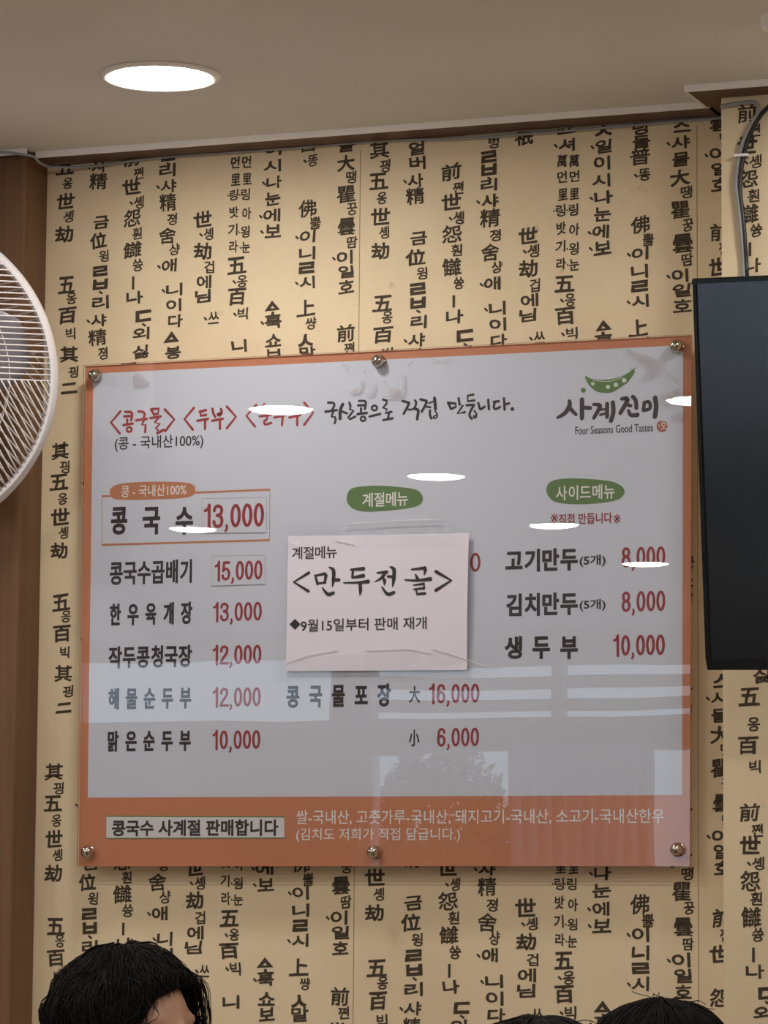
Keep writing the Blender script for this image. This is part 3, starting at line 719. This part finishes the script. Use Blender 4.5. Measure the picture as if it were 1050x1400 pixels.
crop_strokes(n, g, [(a_[0], [x_*TH_ for x_ in a_[1]] if isinstance(a_[1], list) else a_[1]*1.12) + tuple(a_[2:]) for a_ in [([(100,115),(212,106)], [16,30]), ([(195,110),(150,175),(65,225)], [34,26,5]), ([(165,170),(185,210),(183,258)], [14,34,12]), ([(250,45),(297,75),(295,190),(280,285)], [12,36,36,5]),
  ([(228,160),(285,160)], 26), ([(155,285),(200,350),(240,372),(298,350)], [14,26,32,28]), ([(510,75),(660,58)], [16,28]), ([(665,58),(670,90),(656,145)], [34,32,6]), ([(555,135),(580,190)], [14,34]),
  ([(428,200),(560,208),(732,190)], [12,22,38]), ([(535,262),(658,247),(655,300)], [14,26,26], False), ([(535,312),(655,300)], [14,24]), ([(562,315),(572,370),(668,362)], [18,24,26], False), ([(800,100),(985,208),(800,325)], 34, False)]], TY, 1)
q = [at(u, v, TY) for u, v in ((396,853.5),(403.5,846),(411,853.5),(403.5,861))]; put_poly(n, [(p.x, p.z) for p in q], TY, 1)
line(n, '9월15일부터 판매 재개', 411.5, 583.5, 845, 862, TY, 1, .15)
for i in range(k0, len(n.v)):
    x, y, z = n.v[i]; n.v[i] = (x, y-bulge(x, z)-.0004, z)
n.build('paper_sheet', [M['note'], M['black']], notice)
# clear tape strips
def tape(c4, name='clear_tape', folds=()):
    s = MB(); cs_ = [at(u, v, NY) for u, v in c4]; nx = 16; vs = []
    rnd = random.Random(int(c4[0][0]))
    for j in range(3):
        for i in range(nx+1):
            a = (cs_[0].lerp(cs_[1], i/nx)).lerp(cs_[3].lerp(cs_[2], i/nx), j/2)
            inside = cs[0].x < a.x < cs[1].x and cs[3].z < a.z < cs[0].z
            vs.append((a.x, AC1-.0003-(.0010+bulge(a.x, a.z) if inside else 0)-rnd.uniform(0, .0006), a.z))
    fs = [(j*(nx+1)+i, (j+1)*(nx+1)+i, (j+1)*(nx+1)+i+1, j*(nx+1)+i+1) for j in range(2) for i in range(nx)]
    s.add(vs, fs, 0)
    for f in folds:
        pts = [at(u, v, NY) for u, v in f]
        s.tube([(p.x, AC1-.0022-bulge(p.x, p.z), p.z) for p in pts], .00045, 6, 1)
    return s.build(name, [M['tape'], M['tape_fold']], notice)
tape(((392,712),(622,707),(623,748),(393,752)), folds=(((459,739),(486,745)), ((468,717),(545,712),(580,711),(606,710))))
tape(((372,900),(686,884),(690,914),(376,934)), folds=(((392,906),(425,895),(462,889)), ((592,887),(620,895),(655,908),(678,914)), ((500,889),(560,887),(590,893))))

# ------------------------------------------------------------------ television on the pillar
BL, TL = at(967, 916, -.30), at(946.5, 380.7, -.40)
UPT = (TL-BL); TH = UPT.length; UPT.normalize(); XT = Vector((1, -.015, 0)).normalized(); XT = (XT-UPT*XT.dot(UPT)).normalized(); NT = XT.cross(UPT)   # NT points to the room
if NT.y > 0: NT = -NT
TWD = .965
tv = empty('television', BL + XT*TWD/2); tag(tv, 'black flat television tilted down on the papered pillar, beside the menu board', 'television')
RT = Matrix((XT, UPT, NT)).transposed().to_4x4()
def tvbox(a, b, name, m, bev=.003):
    s = MB(); s.box(a, b)
    s.v = [tuple(RT @ Vector(p)) for p in s.v]
    return bevel(s.build(name, m, tv), bev)
h2 = TWD/2; bz = .006; bb_ = .016
tvbox((-h2+.03, .03, -.055), (h2-.03, TH-.03, -.010), 'back_housing', M['tv_body'], .006)
s = MB()
s.box((-h2, 0, -.010), (h2, bb_, .002)); s.box((-h2, TH-bz, -.010), (h2, TH, .002)); s.box((-h2, bb_, -.010), (-h2+bz, TH-bz, .002)); s.box((h2-bz, bb_, -.010), (h2, TH-bz, .002))
s.v = [tuple(RT @ Vector(p)) for p in s.v]; bevel(s.build('bezel', M['tv_body'], tv), .0015)
tvbox((-h2+bz, bb_, -.010), (h2-bz, TH-bz, -.001), 'screen', M['screen'], 0)
s = MB()
cpos = BL + XT*TWD/2
def tvl(p): return Vector(p)-cpos
yw = PIL_Y
s.box(tvl((cpos.x-.22, yw-.02, BL.z+.16)), tvl((cpos.x+.22, yw, BL.z+.42)))
for dx in (-.15, .15):
    for hz in (.18, .40):
        q = BL + UPT*hz; s.tube([tvl((cpos.x+dx, yw-.01, q.z-.005)), tvl((cpos.x+dx, q.y+.03, q.z-.005))], .012, 10)
s.build('wall_bracket', M['tv_body'], tv)

# ------------------------------------------------------------------ cables
def cable(name, pts, r, m, label, n=6):
    s = MB(); s.tube(spline(pts, n), r, 10); return tag(s.build(name, m, smooth=True), label, 'cable')
def wp(u, v, Y): return at(u, v, Y)
run1 = [at(-60, 206, -.108), at(0, 208, -.106), at(30, 211, -.106), at(45, 214, -.102), at(54, 222, -.085), at(66, 227.5, -.05), at(84, 228.5, -.03), at(125, 227.5, -.012), at(200, 217.5, -.008), at(250, 213, -.007), at(400, 202.5, -.007), at(525, 192.5, -.007), at(630, 189.5, -.007), at(735, 182, -.007), at(850, 172.5, -.007), at(925, 166, -.007), at(1000, 160, -.007)]
cable('cable', run1, .0022, M['cable_grey'], 'lower grey cable sagging along the top of the papered wall')
run2 = [at(75, 223, -.02), at(130, 219.5, -.006), at(200, 213.5, -.005), at(290, 207.5, -.005), at(400, 199, -.005), at(525, 190, -.005), at(640, 182.5, -.005), at(740, 177.5, -.005), at(800, 171, -.005), at(925, 163.5, -.005), at(1000, 157.5, -.005)]
cable('cable', run2, .0017, M['cable_grey'], 'upper grey cable running close under the wooden ledge')
yp = PIL_Y-.008
run3 = [at(985, 146, yp), at(1000, 143, yp), at(1024, 139.5, yp), at(1034, 142, yp), at(1037.5, 151, yp), at(1033, 160, yp), at(1026, 172, yp), at(1015, 196, yp), at(1008, 228, yp), at(1006, 251, yp), at(1010, 283, yp), at(1014.5, 329, yp), at(1017, 374, yp), at(1018, 400, yp-.04)]
cable('cable', run3, .0030, M['cable_grey'], 'grey cable looping down the papered pillar behind the television')
run4 = [at(1085, 120, yp), at(1050, 147, yp), at(1034, 167, yp), at(1021, 197, yp), at(1014, 228, yp), at(1012, 260, yp), at(1015.5, 294, yp), at(1018.5, 329, yp), at(1021, 374, yp), at(1022, 400, yp-.04)]
cable('cable', run4, .0032, M['cable_black'], 'thick black cable beside the grey one on the pillar')
s = MB()
c0, c1_ = at(1003, 212.5, yp-.006), at(1021, 211.5, yp-.006)
s.box((c0.x, yp-.0065, c0.z-.0022), (c1_.x+.001, yp-.0045, c0.z+.0022)); s.box((c0.x, yp-.006, c0.z-.0022), (c0.x+.0015, PIL_Y, c0.z+.0022)); s.box((c1_.x, yp-.006, c0.z-.0022), (c1_.x+.0015, PIL_Y, c0.z+.0022))
tag(bevel(s.build('cable_clip', M['white_bead']), .0006), 'small white clip holding both cables to the pillar', 'cable clip')

# ------------------------------------------------------------------ ceiling sensor
p = at_z(1056, 22, CEIL)
t = tag(empty('ceiling_sensor', (p.x, p.y, CEIL)), 'small white round sensor on the ceiling above the television', 'sensor')
s = MB(); s.lathe([(.0175, 0), (.0175, -.004), (.0165, -.006)], 32); smooth_by_angle(s.build('base', M['white_bead'], t))
s = MB(); s.lathe([(.016, -.006), (.0155, -.014), (.012, -.020), (.006, -.0235), (.0005, -.0245)], 32); smooth_by_angle(s.build('dome', M['white_bead'], t), 60)

# ------------------------------------------------------------------ wall fan at the left edge
FY = -.33
fc = at(-147, 515, FY); FR = 225*(fc-CAM).length/F_PX
fan = empty('wall_fan', fc); tag(fan, 'white wall fan with a wire guard, cut off by the left edge', 'fan')
# local axes: +Z of the fan points at the room
az = (CAM-fc); az.z = -.12*az.length; az.normalize()
ax = Vector((0, 0, 1)).cross(az).normalized(); ay = az.cross(ax)
RF = Matrix((ax, ay, az)).transposed().to_4x4()
def fanbuild(s, name, m, parent=fan, smooth=False):
    s.v = [tuple(RF @ Vector(p)) for p in s.v]; return s.build(name, m, parent, smooth)
s = MB(); s.lathe([(FR-.016, -.004), (FR-.0155, .006), (FR-.013, .009), (FR-.009, .009), (FR-.007, .006), (FR-.001, -.012), (FR, -.020), (FR-.003, -.030), (FR-.014, -.028), (FR-.016, -.018), (FR-.016, -.004)], 96, cap=False)
smooth_by_angle(fanbuild(s, 'guard_rim', M['fan_white']), 50)
def guard(z_of, name, spacing, r, phase=0):
    s = MB(); Ri = FR-.012; hub = .05
    for k in range(6):
        a0 = phase + k*PI/3; d = Vector((math.cos(a0), math.sin(a0), 0)); e = Vector((-math.sin(a0), math.cos(a0), 0))
        n = int(Ri*math.sin(PI/3)/spacing)+1
        for i in range(n):
            h = i*spacing
            xs = max(h/math.tan(PI/3), 0); xe = math.sqrt(max(Ri*Ri-h*h, 0))
            if h < hub: xs = max(xs, math.sqrt(max(hub*hub-h*h, 0)))
            if xe-xs < .006: continue
            pts = []
            for q in range(7):
                x = xs+(xe-xs)*q/6; P = d*x + e*h; P.z = z_of(P.length); pts.append(P)
            s.tube(pts, r, 5)
    for rr in (.36, .70):
        pts = [Vector((FR*rr*math.cos(t_*PI/36), FR*rr*math.sin(t_*PI/36), z_of(FR*rr)-.0015)) for t_ in range(73)]; s.tube(pts, .0008, 5)
    s.lathe([(hub, z_of(hub)-.004), (hub, z_of(hub)+.004), (hub*.9, z_of(hub)+.007), (.001, z_of(hub)+.009)], 32)
    return fanbuild(s, name, M['wire'], smooth=True)
guard(lambda r: .004+.040*(1-(r/FR)**2), 'front_guard', .0088, .0013)
guard(lambda r: -.018-.085*(1-(r/FR)**2.6), 'rear_guard', .0125, .0013, .2)
for k in range(5):
    s = MB(); vs = []; a0 = 2*PI*k/5+.3; nr, na = 10, 8
    for i in range(nr):
        r = .045+(FR-.04-.045)*i/(nr-1); half = (.22+.26*math.sin(PI*min(1, .25+.75*i/(nr-1))))*(1 if i < nr-1 else .7)
        for j in range(na):
            a = a0 + half*(j/(na-1)*2-1); vs.append((r*math.cos(a), r*math.sin(a), -.035+.026*(j/(na-1)*2-1)*(1-.4*i/nr)))
    fs = [(i*na+j, i*na+j+1, (i+1)*na+j+1, (i+1)*na+j) for i in range(nr-1) for j in range(na-1)]
    s.add(vs, fs); o = fanbuild(s, 'blade', M['blade'], smooth=True); so = o.modifiers.new('thickness', 'SOLIDIFY'); so.thickness = .002
s = MB(); s.lathe([(.048, -.06), (.05, -.03), (.046, -.005), (.02, .004), (.001, .005)], 32); fanbuild(s, 'hub', M['fan_white'], smooth=True)
s = MB(); s.lathe([(.03, -.205), (.06, -.20), (.075, -.16), (.07, -.105), (.05, -.095)], 32); fanbuild(s, 'motor_housing', M['fan_white'], smooth=True)
s = MB(); m0 = RF @ Vector((0, 0, -.17)); wl = Vector((fc.x-.34, COLM_Y, fc.z-.10))-fc
s.tube(spline([m0, m0+Vector((-.08, .01, -.05)), Vector((wl.x, wl.y-.06, wl.z)), Vector((wl.x, wl.y-.01, wl.z))], 8), .017, 14)
s.build('support_arm', M['fan_white'], fan, True)
s = MB(); s.box((wl.x-.05, wl.y-.03, wl.z-.09), (wl.x+.05, wl.y, wl.z+.09)); bevel(s.build('wall_plate', M['fan_white'], fan), .008, 3)
s = MB(); s.tube([m0+Vector((.03, 0, -.07)), m0+Vector((.03, 0, -.34))], .0012, 6); s.ball(m0+Vector((.03, 0, -.35)), (.006, .006, .012), 10, 8); s.build('pull_cord', M['fan_white'], fan, True)

# ------------------------------------------------------------------ seated people
def fused(s, name, m, parent, voxel=.007, smooth_it=6):
    o = s.build(name, m, parent, True)
    md = o.modifiers.new('fuse', 'REMESH'); md.mode = 'VOXEL'; md.voxel_size = voxel; md.use_smooth_shade = True
    ms = o.modifiers.new('soften', 'SMOOTH'); ms.iterations = smooth_it; ms.factor = .5
    bpy.context.view_layer.update()
    ev = o.evaluated_get(bpy.context.evaluated_depsgraph_get()); me = bpy.data.meshes.new_from_object(ev)
    o.modifiers.clear(); o.data = me
    if not me.materials: me.materials.append(m)
    me.polygons.foreach_set('use_smooth', [True]*len(me.polygons))
    return o
def cap(s, a, b, ra, rb, n=6, seg=14):
    a, b = Vector(a), Vector(b); pts = [a.lerp(b, i/n) for i in range(n+1)]
    s.tube(pts, [ra+(rb-ra)*i/n for i in range(n+1)], seg); s.ball(a, ra, seg, 8); s.ball(b, rb, seg, 8)
SEAT = .43
def person(name, loc, face, turn, top, label, shirt, hair_fn, scale=1.0):
    """seated figure, front = local -Y; face = rotation of the body, turn = extra turn of the head; top = height of the crown"""
    t = empty(name, (loc[0], loc[1], 0), face); tag(t, label, 'person', 'diners in front of the papered wall')
    hz = top-.128                                     # centre of the head
    sh = hz-.205                                      # shoulder line
    HR = Matrix.Rotation(turn, 4, 'Z')
    b = MB()
    # torso, neck
    b.ball((0, .01, SEAT+.115), (.165, .12, .11)); cap(b, (0, .01, SEAT+.13), (0, .015, sh-.10), .12, .135)
    b.ball((0, .015, sh-.09), (.185, .11, .13)); cap(b, (-.13, .02, sh-.015), (.13, .02, sh-.015), .055, .055)
    cap(b, (0, .022, sh-.02), (0, .008, hz-.07), .054, .047)
    # head with brow, nose, lips, chin, ears
    def H(p): return (HR @ Vector(p)) + Vector((0, 0, hz))
    b.ball(H((0, .012, .022)), (.074, .094, .092), 24, 16, R=HR.to_3x3()); b.ball(H((0, -.022, -.045)), (.060, .062, .075), 20, 14, R=HR.to_3x3())
    b.ball(H((0, -.062, -.092)), (.028, .022, .022)); cap(b, H((0, -.082, .018)), H((0, -.104, -.030)), .010, .015)
    b.ball(H((-.013, -.092, -.033)), .010); b.ball(H((.013, -.092, -.033)), .010)
    b.ball(H((0, -.079, -.060)), (.024, .012, .007), R=HR.to_3x3()); b.ball(H((0, -.077, -.070)), (.021, .012, .008), R=HR.to_3x3())
    cap(b, H((-.042, -.066, .030)), H((.042, -.066, .030)), .010, .010)
    for q in (-1, 1):
        cap(b, H((q*.018, -.072, .0095)), H((q*.047, -.060, .0085)), .0058, .0055, 3, 8); cap(b, H((q*.018, -.070, -.0115)), H((q*.046, -.060, -.010)), .005, .005, 3, 8)
    b.ball(H((-.040, -.062, -.025)), (.024, .022, .022)); b.ball(H((.040, -.062, -.025)), (.024, .022, .022))
    for q in (-1, 1): b.ball(H((q*.078, .012, -.010)), (.012, .020, .032), R=HR.to_3x3())
    arms = []
    for q in (-1, 1):
        S, E, W = Vector((q*.185, .02, sh-.03)), Vector((q*.225, -.06, sh-.30)), Vector((q*.13, -.27, SEAT+.165))
        arms.append((S, E, W)); cap(b, S, E, .050, .042); cap(b, E, W, .042, .028)
        d = (W-E).normalized(); side = Vector((-q, 0, 0)); dn = Vector((0, -.25, -.97))
        c = W + d*.045; b.ball(c, (.034, .046, .017)); cap(b, W, c, .027, .024)
        for f, (off, ln) in enumerate(((-.027, .060), (-.009, .072), (.009, .068), (.026, .054))):
            r0 = c + Vector((-q*off*-1, -.028, 0)); k1 = r0 + Vector((0, -ln*.55, .004)); k2 = k1 + Vector((0, -ln*.45, -.016))
            cap(b, r0, k1, .0085, .008, 3, 8); cap(b, k1, k2, .008, .0072, 3, 8)
        r0 = c + Vector((-q*.026, .012, 0)); cap(b, r0, r0+Vector((-q*.026, -.026, -.002)), .0105, .0095, 3, 8); cap(b, r0+Vector((-q*.026, -.026, -.002)), r0+Vector((-q*.034, -.054, -.006)), .0095, .008, 3, 8)
    legs = []
    for q in (-1, 1):
        Hp, K, A_ = Vector((q*.09, -.01, SEAT+.075)), Vector((q*.12, -.43, SEAT+.055)), Vector((q*.12, -.40, .075))
        legs.append((Hp, K, A_)); cap(b, Hp, K, .078, .058); cap(b, K, A_, .055, .038); cap(b, A_+Vector((0, .03, -.035)), A_+Vector((0, -.15, -.045)), .034, .028)
    body = fused(b, 'body', M['skin'], t, .0065, 5)
    for q in (-1, 1):
        e = MB(); e.ball(H((q*.032, -.0590, .000)), .0122, 18, 12); e.ball(H((q*.032, -.0660, .000)), .0062, 14, 10, 1); e.build('eye', [M['eye'], M['hair']], t, True)
    c = MB()                                           # shirt
    cap(c, (0, .01, SEAT+.10), (0, .015, sh-.10), .145, .150); c.ball((0, .01, SEAT+.10), (.178, .135, .10)); c.ball((0, .015, sh-.09), (.200, .126, .138)); cap(c, (-.13, .02, sh-.012), (.13, .02, sh-.012), .066, .066)
    for S, E, W in arms: cap(c, S, E, .066, .056); cap(c, E, E.lerp(W, .88), .056, .043)
    fused(c, 'shirt', shirt, t, .009, 6)
    c = MB(); c.ball((0, .01, SEAT+.108), (.180, .138, .103))
    for Hp, K, A_ in legs: cap(c, Hp, K, .090, .070); cap(c, K, A_+Vector((0, 0, .03)), .068, .054)
    fused(c, 'trousers', M['trousers'], t, .010, 5)
    for Hp, K, A_ in legs:
        c = MB(); cap(c, A_+Vector((0, .035, -.035)), A_+Vector((0, -.16, -.042)), .042, .036); c.box(tuple(A_+Vector((-.042, -.20, -.075))), tuple(A_+Vector((.042, .075, -.060)))); fused(c, 'shoe', M['shoe'], t, .008, 3)
    hair_fn(t, H, HR, hz)
    return t
def seat_for(loc, face, label):
    t = empty('stool', (loc[0], loc[1], 0), face); tag(t, label, 'stool', 'stools under the diners')
    s = MB(); s.box((-.20, -.20, SEAT-.035), (.20, .19, SEAT)); bevel(s.build('seat', M['chair_wood'], t), .008, 3)
    for x in (-1, 1):
        for y in (-1, 1):
            s = MB(); s.tube([(x*.17, y*.16, SEAT-.034), (x*.18, y*.17, 0)], [.020, .016], 10); s.build('leg', M['chair_wood'], t, True)

def hair_mass(t, H, HR, hz, R, hairline, n, seed, wave=.004, lift=.0, lump=.03, extra=(), sweep=.3):
    """scalp cap under n strands running over the head in wavy locks.
    hairline(az) -> polar angle at which the hair ends; az = 0 is the face."""
    rnd = random.Random(seed); R3 = HR.to_3x3()
    def bulk(th, az):
        d = Vector((math.sin(az)*math.sin(th), -math.cos(az)*math.sin(th), math.cos(th)))
        return 1 + lump*noise.noise(d*2.1+Vector((seed, 0, 0))) + lump*.5*noise.noise(d*5+Vector((0, seed, 0)))
    def P(th, az, k=1.0):
        b = bulk(th, az)*k
        v = Vector((math.sin(az)*math.sin(th)*R[0], -math.cos(az)*math.sin(th)*R[1], math.cos(th)*R[2]))
        return R3 @ (v*b) + Vector((0, 0, hz+.022)) + R3 @ Vector((0, .012, 0))
    s = MB(); nu, nv = 64, 22; vs = []
    for j in range(nv+1):
        for i in range(nu):
            az = 2*PI*i/nu; az_ = (az+PI) % (2*PI)-PI; th = hairline(az_)*j/nv
            vs.append(P(th, az, .965 - (.07 if j == nv else 0)))
    fs = [(j*nu+i, j*nu+(i+1) % nu, (j+1)*nu+(i+1) % nu, (j+1)*nu+i) for j in range(nv) for i in range(nu)]
    s.add(vs, fs)
    for i in range(n):
        th0 = rnd.uniform(.02, 1.25); az1 = rnd.uniform(-PI, PI); end = hairline(az1)*rnd.uniform(.86, 1.05)
        if th0 > end*.8: th0 = end*rnd.uniform(.1, .6)
        th1 = min(end, th0+rnd.uniform(.5, 1.1)); az0 = az1 + rnd.uniform(-.5, .2)*sweep*2
        cl = noise.noise(Vector((math.sin(az1)*2.5, math.cos(az1)*2.5, seed+th0*1.5))); ph = cl*9+rnd.uniform(-.5, .5)
        kk = rnd.uniform(.955, 1.012) + lift*rnd.random()**3
        m = 9; pts = []
        for q in range(m):
            f = q/(m-1); th = th0+(th1-th0)*f; az = az0+(az1-az0)*f + .10*math.sin(ph+f*6)*(.3+f)/max(math.sin(th), .35)*wave*100
            k = kk + .02*math.sin(f*PI) + wave*3*math.sin(ph*1.7+f*5) - .01*f
            pts.append(P(th, az, k))
        s.tube(pts, [.0014*(1-.8*q/(m-1)) for q in range(m)], 4)
    for ex in extra: s.tube(spline([P(*e) for e in ex], 4), .0005, 4)
    return s.build('hair', M['hair'], t, True)

def hair1(t, H, HR, hz):
    def hl(az):                                         # side-swept fringe: low on one side, open over the other temple
        if -.55 < az < .62: return 1.02 + .30*max(0, -az) - .0*az
        a = abs(az); e = .62 if az > 0 else .55
        return min((1.02 if az > 0 else 1.19) + (a-e)*(4.0 if az > 0 else 1.7), 2.14+.35*max(0, min(1, a-1.2)))
    ex = []
    rnd = random.Random(3)
    for i in range(70):                                 # loose wavy locks beside the far temple
        a = rnd.uniform(.50, 1.15); k = rnd.uniform(.99, 1.13); b = rnd.uniform(-.12, .12)
        ex.append([(.35, a-.3, 1.0), (.8, a-.1, 1.01+rnd.uniform(0, .04)), (1.1, a+b, k+.02), (1.4, a+.08-b, k+.05), (1.65, a-.04+b, k+.01), (1.85, a+.08, k+.05), (2.05, a, k-.03)])
    for i in range(260):                                # fly-away hairs
        a = rnd.uniform(.8, 2*PI-.8); k = rnd.uniform(1.0, 1.085); th = rnd.uniform(.1, 1.3)
        ex.append([(th, a, .99), (th+.2, a+rnd.uniform(-.3, .3), k), (th+.4, a+rnd.uniform(-.4, .4), k+rnd.uniform(-.03, .03)), (th+.6, a+rnd.uniform(-.5, .5), rnd.uniform(.98, 1.07))])
    hair_mass(t, H, HR, hz, (.094, .108, .102), hl, 2600, 11, .0055, .05, .085, ex)
def hair_short(seed, spikes):
    def fn(t, H, HR, hz):
        def hl(az): return 1.05 if abs(az) < .9 else min(1.05+(abs(az)-.9)*1.5, 1.9+.3*max(0, min(1, abs(az)-1.6)))
        ex = []; rnd = random.Random(seed)
        for i in range(spikes):
            a = rnd.uniform(-PI, PI); th = rnd.uniform(0, .7)
            ex.append([(th, a, .99), (th+.1, a, 1.05), (th+.18, a+.1, rnd.uniform(1.05, 1.11)), (th+.26, a+.2, rnd.uniform(1.06, 1.16))])
        hair_mass(t, H, HR, hz, (.096, .110, .103), hl, 1500, seed, .0015, .02, .03, ex, .15)
    return fn
p1 = at(180, 1291, -.75)
seat_for((p1.x, -.75), math.radians(28), 'wooden stool under the woman with wavy black hair')
person('person', (p1.x, -.75), math.radians(28), math.radians(52), p1.z, 'person with wavy black hair turned right, seated at lower left', M['shirt1'], hair1)
p3 = at(917, 1364, -.45)
seat_for((p3.x, -.45), PI/2, 'wooden stool under the short-haired person below the television')
person('person', (p3.x, -.45), PI/2, 0.1, p3.z, 'black-haired person with stray hairs, seated below the television', M['shirt3'], hair_short(21, 16))
p2 = at(748, 1389, -1.2)
seat_for((p2.x, -1.2), PI/2, 'wooden stool under the middle diner')
person('person', (p2.x, -1.2), PI/2, -.1, p2.z, 'person showing only the crown of black hair, second from the right', M['shirt2'], hair_short(33, 4))

# ------------------------------------------------------------------ what the windows look out on
mb = MB(); mb.box((-30, -40, -.3), (20, Y0-.3, -.12)); struct(mb.build('ground', M['ground']))
def shrub(x, y, h, r, label, seed):
    t = empty('shrub', (x, y, -.12)); tag(t, label, 'shrub', 'shrubs outside the window')
    s = MB(); s.tube([(0, 0, 0), (.03, 0, h*.6)], [.06, .03], 8); s.build('trunk', M['bark'], t, True)
    rnd = random.Random(seed); s = MB()
    for i in range(6500):
        d = Vector((rnd.gauss(0, 1), rnd.gauss(0, 1), rnd.gauss(0, 1))).normalized()*rnd.uniform(.5, 1)**.5
        c = Vector((d.x*r, d.y*r, h*.62+d.z*h*.4)); a = Vector((rnd.gauss(0, 1), rnd.gauss(0, 1), rnd.gauss(0, 1))).normalized(); b_ = a.cross(d).normalized(); L_ = rnd.uniform(.03, .055)
        s.add([c-a*L_, c-b_*L_*.45, c+a*L_, c+b_*L_*.45], [(0, 1, 2, 3)])
    s.build('foliage', M['leaf'], t)
shrub(-4.45, -12.6, 2.35, .5, 'green shrub outside the rear window, mirrored in the menu cover', 5)
shrub(-5.5, -12.9, 2.1, .5, 'lower green shrub outside the rear window beside the tall one', 9)
# unseen dark tables, added to darken the lower half of the television's reflection
def added_table(x, y, label):
    t = tag(empty('added_table', (x, y, 0)), label, 'table', 'tables added for the screen reflection')
    s = MB(); s.box((-.75, -.45, .70), (.75, .45, .735)); bevel(s.build('table_top', M['table'], t), .004)
    for a in (-1, 1):
        for b in (-1, 1):
            s = MB(); s.box((a*.68-.03, b*.38-.03, 0), (a*.68+.03, b*.38+.03, .70)); s.build('leg', M['table'], t)
added_table(-.55, -3.5, 'dark table added out of view to darken the bottom of the television')
added_table(-.95, -5.0, 'dark table added out of view to darken the middle of the television')
# curtain at the right of the rear window
mb = MB(); nx = 60; vs = []
for j in range(2):
    for i in range(nx+1):
        vs.append((-2.80+.60*i/nx, Y0+.12+.05*math.sin(i*1.05), 2.05 if j == 0 else .06))
mb.add(vs, [(i, nx+1+i, nx+2+i, i+1) for i in range(nx)])
o = mb.build('curtain', M['curtain'], None, True); tag(o, 'pale sheer curtain at the rear window, mirrored in the menu cover', 'curtain')
